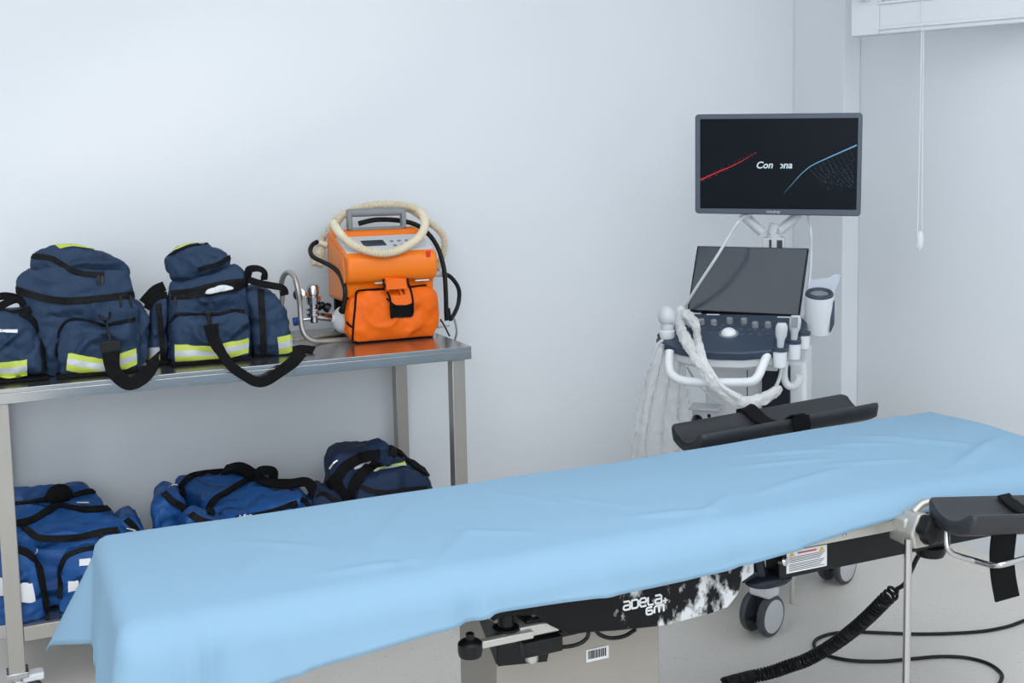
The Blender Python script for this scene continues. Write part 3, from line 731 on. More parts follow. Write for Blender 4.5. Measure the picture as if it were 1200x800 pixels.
b4 = thing('equipment_bag', 'long royal blue bag with black straps, in the middle of the lower shelf', 'bag', (.62, 3.55, SZ), 'blue bags on the lower shelf')
FL, FR, BR, BL = PY(268, 609, 3.36), PY(355, 583, 3.40), PY(301, 547, 3.76), PY(203, 556, 3.72)
FLb = FL.lerp(BL, .0)
body4 = floor_at(softbox([low(FL+Vector((-.06, -.01, 0))), low(FR+Vector((.02, -.02, 0))), low(BR+Vector((.06, 0, 0))), low(BL+Vector((-.03, 0, 0))), FL, FR, BR, BL], 18, .12, .006, 11, 31, .016), ZS)
obj('body', body4, 'blue', b4)
lp4 = floor_at(puff(poly(3.45, [(177, 655), (177, 606), (180, 589), (192, 576), (206, 580), (218, 594), (222, 622), (222, 650)]), (.12, 1, 0), .22, .04, .020, .9, 64, .007, 14, 1, seed=32), ZS)
fp4 = floor_at(puff(poly(3.33, [(214, 655), (214, 612), (226, 603), (252, 611), (300, 607), (345, 596), (352, 610), (352, 640), (300, 655)]), (0, 1, 0), .13, .03, .016, .97, 64, .006, 14, 1, seed=33), ZS)
rp4 = floor_at(puff(poly(3.41, [(348, 583), (358, 581), (370, 590), (376, 600), (376, 625), (350, 632)]), (0, 1, 0), .2, .03, .012, .92, 48, .006, 14, 1, seed=34), ZS)
obj('side_pocket', lp4, 'blue', b4); obj('front_pocket', fp4, 'blue', b4); obj('side_pocket', rp4, 'blue', b4)
bv4 = multi_bvh(body4, lp4, fp4, rp4)
obj('zipper', on_surface(MB(), lp4.bvh(), [(192, 577.5), (200, 586), (208, 591), (214, 595), (216, 608), (216, 622)], .020, .005), 'zip', b4)
obj('zipper', on_surface(MB(), bv4, [(224, 603), (232, 608), (244, 612), (257, 615)], .020, .005), 'zip', b4)
o_ = obj('zipper', on_surface(MB(), bv4, [(275, 609), (290, 606.5), (308, 602.5), (330, 596.5), (348, 589.5)], .022, .005), 'zip', b4)
Pt = PY(279, 611, 3.325)
a, n = hit(bv4, 284, 608, .0065)
if a:
    ux = (PY(292, 606.6, a.y)-PY(278, 609.6, a.y)).normalized()
    uz = Vector((0, 0, 1)); uz = (uz-ux*uz.dot(ux)).normalized()
    obj('lettering', text_mesh('elsfor', .020, a-ux*.022-uz*.006-n*0, ux, uz, .2, .001), 'label', o_)
obj('zipper', on_surface(MB(), bv4, [(352, 585), (358, 588), (362, 596), (364, 606)], .016, .004), 'zip', b4)
hm = MB()
for px in ([(213, 581), (214, 570), (224, 559), (240, 549), (256, 545), (266, 548), (282, 556), (300, 562)], [(247, 604), (247, 594), (254, 585), (268, 577), (283, 567), (296, 561)]):
    on_surface(hm, bv4, px, .022, .006, .003)
obj('carrying_strap', hm, 'web', b4)
def wpath(nm, pts, w, parent, nrm, t=.005):
    P = spline(pts, 7); return obj(nm, MB().ribbon(P, [Vector(nrm).normalized()]*len(P), w, t), 'web', parent)
a1 = near(bv4, 264, 554, .004)[0]; a2 = near(bv4, 298, 563, .01)[0]
wpath('handle_wrap', [a1, a1.lerp(a2, .5)+Vector((0, 0, .018)), a2], .045, b4, (.1, -.6, 1), .012)
wpath('carrying_strap', [a2, PY(318, 566, 3.52), PY(340, 567, 3.50), PY(358, 565, 3.48), PY(366, 572, 3.46), PY(370, 584, 3.45)], .036, b4, (0, -.6, .8))
wpath('carrying_strap', [PY(304, 562, 3.60), PY(304, 553, 3.60), PY(312, 551, 3.60), PY(320, 553, 3.60), PY(320, 561, 3.60)], .030, b4, (0, -.8, .5))
a, n = hit(bv4, 201, 571, .004)
if a: obj('d_ring', MB().tube([a+Vector((-.014, 0, -.006)), a+Vector((0, -.006, .006)), a+Vector((.014, -.004, .004))], .003, 6), 'chrome', b4)
obj('base_webbing', MB().ribbon([Vector((FL.x-.05, FL.y-.02, ZS+.008)), Vector((FR.x, FR.y-.03, ZS+.008))], [Vector((0, -1, 0))]*2, .014, .004), 'web', b4)

b5 = thing('equipment_bag', 'dark navy bag with a folded top flap, rightmost on the lower shelf', 'bag', (1.12, 3.55, SZ), 'blue bags on the lower shelf')
body5 = floor_at(puff(poly(3.42, [(388, 660), (387, 610), (386, 575), (386, 546), (394, 533), (402, 529), (430, 529), (452, 530), (470, 537), (480, 541), (492, 549), (500, 557), (511, 573), (515, 610), (515, 650)]), (.1, 1, 0), .30, .05, .02, .85, 80, .007, 13, 1, seed=41), ZS)
flap = puff(poly(3.40, [(424, 541), (427, 528), (436, 522), (448, 518), (457, 523), (461, 530), (463, 540), (456, 548), (440, 543)]), (.1, 1, -.05), .10, .02, .015, .9, 40, .006, 18, 1, seed=42)
fr5 = floor_at(puff(poly(3.37, [(418, 660), (417, 590), (420, 570), (432, 560), (455, 552), (478, 549), (496, 556), (509, 573), (513, 620), (512, 655)]), (.05, 1, 0), .14, .035, .020, .96, 64, .007, 14, 1, seed=43), ZS)
lp5 = floor_at(puff(poly(3.36, [(366, 655), (366, 600), (369, 586), (378, 576), (394, 579), (406, 591), (410, 620), (408, 655)]), (.1, 1, 0), .2, .03, .016, .92, 48, .006, 14, 1, seed=44), ZS)
obj('body', body5, 'navy_dark', b5); obj('top_flap', flap, 'navy_dark', b5); obj('front_pocket', fr5, 'navy_dark', b5); obj('side_pocket', lp5, 'navy_dark', b5)
bv5 = multi_bvh(body5, flap, fr5, lp5)
obj('zipper', on_surface(MB(), bv5, [(421, 569), (432, 574), (447, 577.5), (462, 577), (476, 574), (500, 572)], .016, .004), 'zip', b5)
obj('zipper', on_surface(MB(), lp5.bvh(), [(372, 581), (380, 579), (390, 585), (403, 594)], .016, .004), 'zip', b5)
hm = MB()
for px in ([(386, 570), (394, 560), (404, 547), (416, 540), (428, 535), (444, 532)], [(409, 592), (414, 572), (421, 558), (430, 549), (441, 540)], [(455, 527), (466, 532), (479, 541), (490, 549), (503, 558), (509, 572)], [(392, 556), (398, 572), (406, 585)]):
    on_surface(hm, bv5, px, .034, .006, .003)
obj('carrying_strap', hm, 'web', b5)
obj('reflective_strip', band(MB(), bv5, [(436, 549), (452, 546), (474, 541.5)], [(438, 552.5), (454, 550), (476, 546)], [0, 1], 12, .004), REFL, b5)
obj('name_label', band(MB(), bv5, [(414, 546), (434, 539.5)], [(416, 549.5), (436, 543)], [0], 6, .004), 'silver', b5)
a, n = hit(bv5, 391, 544, .004)
if a: obj('d_ring', MB().tube([a+Vector((-.012, 0, -.012)), a+Vector((.0, -.006, .006)), a+Vector((.012, -.004, .012))], .004, 6), 'chrome', b5)

# ------------------------------------------------------------------ portable ventilator with pouch on the table
YV = 3.465
vt = thing('portable_ventilator', 'orange portable ventilator with a grey handle standing over its front pouch', 'ventilator', (1.13, 3.58, TZ))
def pv(px, Y): return [PY(x, y, Y) for x, y in px]
# device case: side profile swept along X
Lx, Rx = PY(405, 310, YV+.01).x, PY(510, 305, YV+.01).x
zt_ = PY(405, 299, YV+.01).z; zb_ = PY(407, 330, YV+.01).z
yf, yb_ = YV-.012, YV+.225
ztop = PY(392, 274, yb_).z
prof = [(yf+.036, zb_-.010), (yf+.020, zb_-.006), (yf+.008, zb_+.002), (yf+.001, zb_+.016), (yf-.002, zb_+.034), (yf, zt_-.016), (yf+.008, zt_-.003), (yf+.022, zt_+.003), (yb_-.085, ztop-.008), (yb_-.075, ztop+.010), (yb_-.02, ztop+.016), (yb_, ztop), (yb_, TZ+.128), (yf+.05, TZ+.128)]
case = obj('case', MB().prism([(Lx, y, z) for y, z in prof], (Rx-Lx, 0, 0)), 'orange', vt, bevel=.009, seg=3)
# control panel laid on the sloping top
tl = Vector((0, yb_-.085-yf-.022, ztop-.008-zt_-.003)); tl.normalize(); tn = Vector((0, -tl.z, tl.y)); tn = tn if tn.z > 0 else -tn
p0 = Vector((Lx, yf+.022, zt_+.003)); dl = (Vector((Lx, yb_-.085, ztop-.008))-p0).length; WV = Rx-Lx
axv = (Vector((1, 0, 0)), tl, tn)
pan = obj('control_panel', MB().box((.006, .004, -.002), (WV-.006, dl-.004, .004), axv, p0), 'device_panel', case, bevel=.002)
obj('display', MB().box((.075, .045, .003), (.150, .092 if dl > .1 else dl*.8, .0055), axv, p0), 'glossy_screen', pan, bevel=.001)
kb = MB()
for i in range(3):
    for j in range(2): kb.lathe([(.006, .003), (.006, .007), (.004, .008)], p0+axv[0]*(.175+.025*i)+axv[1]*(.04+.035*j), tn, 12)
obj('keypad', kb, 'grey_plastic', pan)
st_ = PY(502, 297.5, yf)
obj('red_sticker', MB().box((st_.x-.007, yf-.0015, st_.z-.010), (st_.x+.007, yf+.002, st_.z+.010)), 'red', case, bevel=.001)
sl = MB()
for i in range(7):
    x = PY(442+4.4*i, 296, yf).x; z = PY(452, 295.5, yf).z
    sl.box((x-.003, yf-.0012, z-.003), (x+.003, yf+.002, z+.003))
obj('speaker_grille', sl, 'hood', case)
obj('side_panel', MB().prism([(Lx-.003, y, z) for y, z in ((yf+.03, zb_+.01), (yf+.045, zt_-.008), (yb_-.03, ztop-.012), (yb_-.02, TZ+.14), (yf+.06, TZ+.14))], (.005, 0, 0)), 'hood', case, bevel=.001)
# grey carrying handle
Yh = yb_-.05
h0, h1 = PY(409, 249.5, Yh), PY(472, 247.5, Yh)
hb = MB().tube([h0, h1], .0135, 16, 1)
hdl = obj('handle', hb, 'grey_plastic', vt)
pz = ztop+.012
up = MB()
for q in (h0, h1): up.box((q.x-.008, Yh-.014, pz), (q.x+.008, Yh+.014, q.z+.012))
up.box((h0.x, Yh-.012, pz-.002), (h1.x, Yh+.012, pz+.008))
obj('handle_post', up, 'grey_plastic', hdl, bevel=.005)
obj('back_plate', MB().box((Lx+.02, yb_-.002, TZ+.002), (Rx-.02, yb_+.016, ztop)), 'blackp', vt, bevel=.004)
obj('base_plate', MB().box((Lx+.03, YV+.015, TZ+.0005), (Rx-.01, yb_+.016, TZ+.014)), 'blackp', vt, bevel=.003)
# front pouch
pch = puff(pv([(417, 345), (409, 352), (406, 372), (407, 392), (416, 401.5), (440, 401), (470, 399), (510, 394.5), (516, 380), (518, 360), (515, 344), (509, 337), (490, 335.5), (460, 336), (430, 339.5)], YV), (0, 1, 0), .072, .028, .016, .97, 96, .003, 15, 1, seed=51, crumple=.004)
pch = floor_at(pch, TZ+.006)
pou = obj('pouch', pch, 'orange_cloth', vt)
bvp = pch.bvh()
pi_ = MB()
on_surface(pi_, bvp, [(413.5, 398), (414, 384), (416, 362), (418, 344), (424, 341), (446, 339.5), (480, 337), (504, 335), (513, 341), (516, 358), (514.5, 378), (509, 391)], .006, .004)
on_surface(pi_, bvp, [(408, 351), (413, 343), (428, 338)], .006, .004)
on_surface(pi_, bvp, [(407, 377), (411, 382), (415, 382)], .006, .004)
obj('piping', pi_, 'web', pou)
fq = [(449, 329), (463, 327.5), (478, 328.5)]; 
fl_ = band(MB(), bvp, [(450, 336), (464, 335), (478, 334)], [(456.5, 357), (468, 359), (482.5, 357)], [0], 14, .010)
flp = obj('closure_flap', fl_, 'orange_cloth', pou)
obj('hook_patch', band(MB(), bvp, [(456, 355), (468, 357.5), (482.5, 355)], [(457, 372), (469, 372.5), (481.5, 371.5)], [0], 10, .006), 'web', flp)
e_ = MB(); on_surface(e_, bvp, [(449.5, 337), (452, 342), (455, 348), (456.5, 358), (457, 372)], .006, .004, .011); on_surface(e_, bvp, [(478.5, 336), (480.5, 342), (482.5, 352), (482.5, 362), (481.5, 371)], .006, .004, .008)
on_surface(e_, bvp, [(451, 350), (460, 356.5), (468, 358), (476, 357.5), (483, 355)], .005, .004, .011)
e_.ribbon([PY(449, 327, YV-.018), PY(449.3, 332, YV-.026), PY(450.5, 338, YV-.030)], [Vector((0, -1, .3))]*3, .005, .003); e_.ribbon([PY(477.5, 326, YV-.018), PY(478, 331, YV-.026), PY(479, 337, YV-.030)], [Vector((0, -1, .3))]*3, .005, .003)
obj('flap_binding', e_, 'web', flp)
tg = MB().ribbon(spline(pv([(448, 336), (450, 326), (464, 325.5), (477, 327), (479, 336)], YV-.002), 5), [Vector((0, -.3, 1))]*21, .03, .004)
obj('flap_fold', MB().ribbon([PY(463, 326.5, YV+.0), PY(463.3, 327, YV-.016), PY(464, 332, YV-.026), PY(464.8, 339, YV-.031)], [Vector((0, 0, 1)), Vector((0, -.5, 1)), Vector((0, -1, .4)), Vector((0, -1, .2))], .069, .004), 'orange_cloth', flp)
lb_ = MB()
for x0, x1 in ((437, 449), (484, 500)): lb_.box((PY(x0, 333, YV+.03).x, YV+.005, zb_-.012), (PY(x1, 333, YV+.03).x, YV+.05, zb_-.008))
obj('paper_label', lb_, 'label', pou)

# corrugated breathing hose looped over the handle
def corr(pts, r, amp, pitch, parent, nm, m_):
    P = spline(pts, 14); L = sum((b-a).length for a, b in zip(P, P[1:])); n = int(L/pitch*4)
    P = resample(P, n, False)
    mb = MB(); mb.tube(P, lambda t: r + amp*sin(2*pi*t*(n-1)/4), 12, 1)
    return obj(nm, mb, m_, parent)
yA = yf+.035
hose1 = [(391, 262, yb_-.02), (397, 272, yA+.05), (409, 284, yA), (425, 292, yf+.0), (444, 296.5, yf-.016), (462, 295, yf-.016), (478, 288, yf+.0), (492, 277, yA), (498, 263, yA+.06), (494, 250, yb_-.05), (483, 243, yb_-.015), (468, 240.5, yb_+.0), (450, 240, yb_), (430, 241.5, yb_), (411, 247, yb_), (399, 255, yb_), (393, 266, yb_), (385, 276, yb_)]
corr([PY(*q) for q in hose1], .0122, .0019, .0072, vt, 'breathing_hose', 'cream')
hose2 = [(375, 290, yb_+.02), (380, 275, yb_+.03), (390, 262, yb_+.035), (402, 251, yb_+.035), (425, 243, yb_+.035), (450, 239.5, yb_+.035), (475, 243, yb_+.035), (495, 255, yb_+.03), (510, 266, yb_+.03), (519, 276, yb_+.03), (521, 289, yb_+.03), (517, 303, yb_+.03), (511, 316, yb_+.02)]
corr([PY(*q) for q in hose2], .0112, .0018, .0072, vt, 'breathing_hose', 'cream')
hz = obj('hose_connector', MB().tube([PY(372, 297, yb_+.02), PY(377, 287, yb_+.02)], .016, 12, 1).tube([PY(374, 284, yb_+.0), PY(384, 287, yb_-.01)], .010, 10, 1), 'cream', vt)
bg = puff(pv([(365, 313), (364, 303), (368, 296), (371, 286), (377, 283), (382, 289), (380, 300), (385, 310), (378, 315)], yb_+.01), (0, 1, 0), .05, .012, .01, .9, 40, .009, 30, 1, seed=55)
obj('hose_cap_bag', bg, 'cream', vt)
obj('hose_adapter', MB().tube([PY(381, 278, yb_+.01), PY(386, 268, yb_+.01)], .011, 12, 1), 'clear', vt)
# black pressure hoses
obj('pressure_hose', MB().tube([PY(*q) for q in [(401.5, 362, YV+.03), (404, 350, YV+.02), (404, 338, YV+.02), (399, 323, YV+.06), (390, 313, YV+.10), (378, 306.5, YV+.14), (367, 301, YV+.17), (363.5, 294, YV+.2), (366, 287, YV+.22), (372, 283, YV+.23)]], .0075, 10), 'rubber', vt)
obj('pressure_hose', MB().tube([PY(*q) for q in [(420, 262, yb_-.01), (440, 257.5, yb_-.02), (465, 258, yb_-.02), (487, 263, yb_-.02), (502, 274, yb_-.02), (512, 288, yb_-.02), (517.5, 303, yb_-.03), (521, 320, yb_-.04), (522.5, 345, yb_-.05), (523, 365, yb_-.05), (524, 381, yb_-.05)]], .0082, 10), 'rubber', vt)
obj('pressure_hose', MB().tube([PY(*q) for q in [(510, 321, yb_), (524, 322, yb_), (533, 330, yb_), (538, 341, yb_), (537, 356, yb_), (532, 368, yb_-.02), (527, 374, yb_-.03), (525, 362, yb_-.05)]], .0075, 10), 'rubber', vt)
obj('power_lead', MB().tube([PY(*q) for q in [(530, 367, yb_-.02), (534, 380, yb_-.04), (535, 390, yb_-.05), (533, 398.5, yb_-.03)]], .0035, 8), 'grey_plastic', vt)
obj('power_lead', MB().tube([PY(*q) for q in [(516, 374, YV+.09), (521, 382, YV+.08), (527, 394, YV+.07)]], .003, 8), 'rubber', vt)
obj('side_fitting', MB().tube([PY(512, 381, YV+.15), PY(526, 379, YV+.15)], .011, 12, 1).tube([PY(509, 321, yb_-.02), PY(519, 321, yb_-.02)], .010, 12, 1), 'device_panel', vt)
# tubular carrying frame
YF_ = YV+.085
fr = MB().tube([PY(*q) for q in [(331, 345, YF_+.10), (329.5, 333, YF_+.10), (333, 322, YF_+.08), (339, 319, YF_+.05), (345, 325, YF_+.02), (349, 340, YF_), (351.5, 360, YF_), (353, 380, YF_-.01), (357, 392, YF_-.02), (366, 398.5, YF_-.02), (380, 399.5, YF_-.01), (412, 397.5, YF_)]], .0085, 14)
fr.tube([PY(331, 345, YF_+.10), Vector((PY(331, 345, YF_+.1).x, YF_+.11, TZ+.012)), Vector((PY(412, 398, YF_).x, YF_+.115, TZ+.010))], .0085, 12)
obj('carrying_frame', fr, 'steel_leg', vt)

# oxygen cylinder lying on the frame behind
cyl = thing('oxygen_cylinder', 'small white oxygen cylinder with a chrome valve lying beside the orange ventilator', 'gas cylinder', (.98, 3.60, TZ+.03))
ca, cb = PY(427, 377, YV+.135), PY(378, 371, YV+.12)
axc = (cb-ca).normalized()
obj('cylinder_body', MB().lathe([(.010, -.10), (.038, -.095), (.045, -.08), (.046, .062), (.044, .078), (.038, .092), (.028, .102), (.016, .108), (.012, .12)], ca, axc, 28), 'white_plastic', cyl)
nk = cb
vb = MB().tube([nk-axc*.03, nk+axc*.03], .013, 16, 1)
v0 = PY(368, 378, YV+.115); v1 = PY(366.5, 333, YV+.115)
va = (v1-v0).normalized(); Lv = (v1-v0).length
vb.lathe([(.011, 0), (.014, .006), (.014, .020), (.024, .024), (.024, .030), (.016, .032), (.016, .038), (.024, .040), (.024, .046), (.014, .05), (.014, .056), (.021, .060), (.022, .082), (.016, .086), (.017, .090), (.019, .092), (.019, Lv-.010), (.014, Lv-.002), (.004, Lv)], v0, va, 20)
vlv = obj('valve', vb, 'chrome', cyl)
c0 = PY(367, 349, YV+.115)
obj('valve_plug', MB().lathe([(.009, .012), (.009, .026), (.006, .028)], c0, PY(358, 341, YV+.115)-c0, 14).lathe([(.008, .012), (.008, .024), (.005, .026)], c0, PY(377, 349.5, YV+.115)-c0, 14), 'copper', vlv)
obj('gauge', MB().lathe([(.002, -.006), (.019, -.006), (.020, .004), (.016, .006)], PY(351, 345, YV+.125), (-.5, -1, .1), 20), 'chrome', vlv)
k0 = PY(374, 356.5, YV+.108); k1 = PY(384, 360.5, YV+.10)
kn = MB(); ka = (k1-k0).normalized()
kn.lathe([(.006, 0), (.012, .003), (.013, .012), (.009, .016), (.015, .020), (.016, .034), (.010, .038)], k0, ka, 10)
obj('valve_knob', kn, 'blackp', vlv)
p_ = PY(370, 372, YV+.112)
pp = MB().tube([p_, PY(352, 375, YV+.12)], .0065, 12, 1); obj('outlet_pipe', pp, 'chrome', vlv)
obj('outlet_cap', MB().tube([PY(353, 375.5, YV+.12), PY(344, 377, YV+.12)], .014, 16, 1), 'blue_cap', vlv)
obj('hose_socket', MB().lathe([(.008, 0), (.012, .004), (.012, .020), (.008, .024)], PY(400, 366, YV+.062), (.3, -.6, .8), 12), 'blackp', cyl)
# ------------------------------------------------------------------ operating table
bed = thing('operating_table', 'mobile operating table with black side covers and a beige metal column', 'operating table', (1.25, 2.16, 0))
BX0, BX1, BY0, BY1, BZ = .165, 2.37, 1.925, 2.428, .712
for x0, x1 in ((BX0, 1.30), (1.306, BX1)):
    obj('mattress', MB().box((x0+.005, BY0+.008, BZ-.048), (x1-.005, BY1-.006, BZ-.004)), 'foam', bed, bevel=.020, seg=3)
obj('top_frame', MB().box((.30, 1.99, BZ-.070), (2.30, 2.35, BZ-.049)).box((.75, 2.02, .590), (2.2, 2.08, BZ-.070)).box((.75, 2.26, .590), (2.2, 2.32, BZ-.070)), 'blackp', bed, bevel=.003)
# accessory rails
for y0 in (1.893, 2.450):
    rl = MB().box((1.46, y0, .639), (2.32, y0+.010, .664))
    for x in (1.54, 1.84, 2.24): rl.box((x-.012, min(y0+.010, 2.35), .645), (x+.012, max(1.99, y0), .658))
    r_ = obj('accessory_rail', rl, 'alu', bed, bevel=.002)
    sc_ = MB()
    for x in (1.61, 1.84, 2.24): sc_.lathe([(.006, 0), (.005, .002), (.002, .003)], (x, y0 if y0 < 2 else y0+.010, .651), (0, -1 if y0 < 2 else 1, 0), 12)
    obj('rail_screw', sc_, 'chrome', r_)
# side cover with the name plate
YP = 1.905
cov = [(578, 729), (590, 722), (628, 721), (645, 733), (668, 744), (690, 741), (720, 739.5), (782, 733), (800, 728), (830, 720), (853, 712), (865, 697), (870, 682), (884, 672)]
cp = [PY(x, y, YP) for x, y in cov]
tp_ = [Vector((cp[-1].x, YP, .655)), Vector((cp[0].x+.01, YP, .655))]
cover = obj('side_cover', MB().prism(cp+tp_, (0, .018, 0)), peeled_mat(PY(719, 730, YP).x, PY(800, 730, YP).x), bed, bevel=.003)
cp2 = [Vector((p.x, 2.39, p.z)) for p in cp+tp_]
obj('side_cover', MB().prism(cp2, (0, .018, 0)), 'blackp', bed, bevel=.003)
yl = YP-.0006
o1 = PY(730.8, 714.8, yl); ex = PY(776.5, 707, yl); uz = Vector((0, 0, 1)); ux = Vector((1, 0, 0))
Wt = ex.x-o1.x; hh = PY(731, 704.2, yl).z-PY(731, 714.6, yl).z
let = MB(); cwid = Wt/5*.80
stroke_text(let, 'adela', o1, ux, uz, cwid, hh*.92, Wt/5*.24, .0038, Vector((0, -1, 0)))
o2 = PY(757.5, 720.2, yl)
stroke_text(let, '6m', o2, ux, uz, cwid, hh*.78, Wt/5*.24, .0038, Vector((0, -1, 0)))
o3 = PY(776.6, 707, yl)
stroke_text(let, '+', o3, ux, uz, .011, .011, 0, .0032, Vector((0, -1, 0)))
obj('name_lettering', let, 'label', cover, smooth=False)
# long lower side beam, warning label
YB_ = 1.925
xb0 = PY(918, 676, YB_).x; zb0 = PY(923, 677.5, YB_).z
bm1 = obj('side_beam', MB().box((xb0-.01, YB_, zb0), (2.32, YB_+.05, .634)), 'blackp', bed, bevel=.003)
obj('side_beam', MB().box((xb0-.01, 2.34, zb0), (2.32, 2.39, .628)), 'blackp', bed, bevel=.003)
q0 = PY(921.5, 672, YB_); q1 = PY(968.5, 660, YB_)
LH = .047; lz = q0.z
wl = obj('warning_label', MB().box((q0.x, YB_-.0012, lz), (q1.x, YB_+.001, lz+LH)), 'label', bm1, smooth=False)
ln = MB()
for i in range(9):
    z = lz+.004+i*.0034+(.0015 if i > 4 else 0)
    ln.box((q0.x+.006, YB_-.0018, z), (q1.x-.006-.012*((i*7) % 4)/3, YB_-.0010, z+.0011))
obj('label_print', ln, 'ink', wl, smooth=False)
obj('label_heading', MB().box((q0.x+.028, YB_-.0018, lz+.039), (q1.x-.028, YB_-.001, lz+.0425)), 'warn_red', wl, smooth=False)
wt_ = MB()
for x in (q0.x+.014, q1.x-.014): wt_.prism([(x-.008, YB_-.0018, lz+.036), (x+.007, YB_-.0018, lz+.036), (x, YB_-.0018, lz+.0455)], (0, .0008, 0))
obj('warning_triangle', wt_, 'warn', wl, smooth=False)
# column
CX0, CX1 = .847, 1.217
rr_ = ray(540, 748); CYb = CX0/(rr_.x/rr_.y)
col = obj('column', MB().box((CX0, 2.0, .09), (CX1, max(2.2, CYb), .615)), 'beige', bed, bevel=.004)
hp = [PY(x, y, 1.998) for x, y in ((560, 762), (582, 781), (641, 775), (645, 757), (634, 742), (572, 742))]
obj('column_recess', MB().prism([Vector((max(p.x, CX0+.002), 1.9985, p.z)) for p in hp], (0, .004, 0)).prism([(CX0-.0015, 2.0, hp[1].z+.004), (CX0-.0015, 2.10, hp[1].z+.075), (CX0-.0015, 2.0, hp[1].z+.085)], (.003, 0, 0)), 'blackp', col)
b0 = PY(687, 778, 2.0); b1_ = PY(713, 762, 2.0)
bl = obj('barcode_label', MB().box((b0.x, 1.9985, b0.z+.004), (b1_.x, 2.001, b0.z+.030)), 'label', col, smooth=False)
bc = MB(); x = b0.x+.004; random.seed(3)
while x < b1_.x-.006:
    ww = random.choice((.0012, .0018, .003)); bc.box((x, 1.9978, b0.z+.010), (x+ww, 1.999, b0.z+.027)); x += ww+random.choice((.0010, .0016))
obj('barcode', bc, 'ink', bl, smooth=False)
obj('base', MB().box((.55, 1.93, .03), (1.45, 2.36, .10)).box((1.45, 1.96, .03), (1.86, 2.06, .075)).box((1.45, 2.22, .03), (1.86, 2.36, .070)), 'grey_plastic', bed, bevel=.012)
bw = MB()
for x in (.62, 1.80):
    for y in (1.99, 2.31): bw.lathe([(.02, -.015), (.032, -.014), (.034, 0), (.032, .014), (.02, .015)], (x, y, .034), (0, 1, 0), 20)
obj('base_castor', bw, 'castor', bed)
# adjusting hardware at the foot end
Yk = 1.90
k1 = PY(551, 758, Yk)
rod = MB().box((PY(556, 757, Yk).x, Yk-.004, PY(556, 757, Yk).z-.007), (PY(625, 752, Yk).x, Yk+.012, PY(556, 757, Yk).z+.007))
arm = obj('locking_bar', rod, 'alu', bed, bevel=.002)
obj('locking_knob', MB().lathe([(.010, -.026), (.021, -.024), (.023, -.016), (.023, 0), (.019, .004), (.008, .006), (.008, .018), (.005, .020)], k1+Vector((0, 0, .008)), (0, 0, 1), 12), 'blackp', arm)
k2 = PY(593, 741, Yk+.03)
obj('locking_knob', MB().lathe([(.012, -.020), (.026, -.016), (.028, -.004), (.026, .012), (.016, .016), (.014, .040)], k2, (0, 0, 1), 12), 'blackp', bed)
g0 = PY(606, 738, Yk+.035)
br = obj('hinge_bracket', MB().box((g0.x-.005, Yk+.01, g0.z-.008), (g0.x+.078, Yk+.075, g0.z+.014)).box((g0.x+.03, Yk+.03, g0.z), (g0.x+.075, Yk+.12, .642)), 'alu', bed, bevel=.003)
obj('bracket_pad', MB().box((g0.x+.012, Yk+.018, g0.z+.014), (g0.x+.060, Yk+.068, g0.z+.022)), 'blackp', br, bevel=.002)
g1 = PY(628, 757, Yk+.01)
obj('link_arm', MB().box((g1.x-.026, Yk+.004, g1.z-.018), (g1.x+.055, Yk+.03, g1.z+.012)).box((g1.x+.02, Yk+.03, g1.z-.004), (g1.x+.10, 2.0, g1.z+.010)), 'blackp', bed, bevel=.003)
obj('chrome_pivot', MB().lathe([(.011, 0), (.013, .003), (.013, .022), (.009, .026), (.009, .036)], PY(623, 775, Yk+.02), (0, 0, 1), 14).tube([PY(623, 765, Yk+.02), PY(641, 761, Yk+.02)], .006, 10, 1), 'chrome', bed)
obj('cable_loop', MB().tube([PY(646, 758, 1.97), PY(664, 757.5, 1.965), PY(679, 754, 1.96), PY(688, 747, 1.955), PY(690, 738, 1.955)], .0042, 8), 'rubber', bed)
obj('cable_loop', MB().tube([PY(698, 738, 1.955), PY(704, 744, 1.955), PY(716, 747.5, 1.955), PY(732, 745, 1.955), PY(745, 737, 1.955)], .0042, 8), 'rubber', bed)
# tilt lever below the cover
Yq = 1.955
kb0 = PY(897, 679, Yq)
lv = MB(); R_ = []
for a in [.08+(pi-.16)*i/9 for i in range(10)]:
    R_.append([kb0+Vector((.050*sin(a)*cos(2*pi*k/20)+(.016 if cos(2*pi*k/20) > 0 else 0)*sin(a), .032*sin(a)*sin(2*pi*k/20), -.016*cos(a))) for k in range(20)])
lv.rings(R_)
lv.tube([kb0+Vector((-.012, 0, .004)), kb0+Vector((-.020, 0, .045)), kb0+Vector((-.026, 0, .09))], .014, 12)
lev = obj('release_lever', lv, 'navy_plastic', bed)
obj('lever_joint', MB().lathe([(.006, 0), (.010, .004), (.010, .016), (.006, .020)], PY(913, 657, Yq-.03), (.3, -1, .2), 14), 'chrome', lev)
obj('lever_arm', MB().tube([PY(868, 676, 1.95), PY(880, 672, 1.955), PY(896, 671, 1.96)], .013, 10), 'navy_plastic', bed)
# head-end swivel knob
hk_ = PY(1090, 644, 1.95)
obj('head_knob', MB().lathe([(.008, -.014), (.030, -.012), (.034, -.004), (.034, .010), (.022, .016), (.012, .05)], hk_, (0, 0, 1), 20), 'blackp', bed)

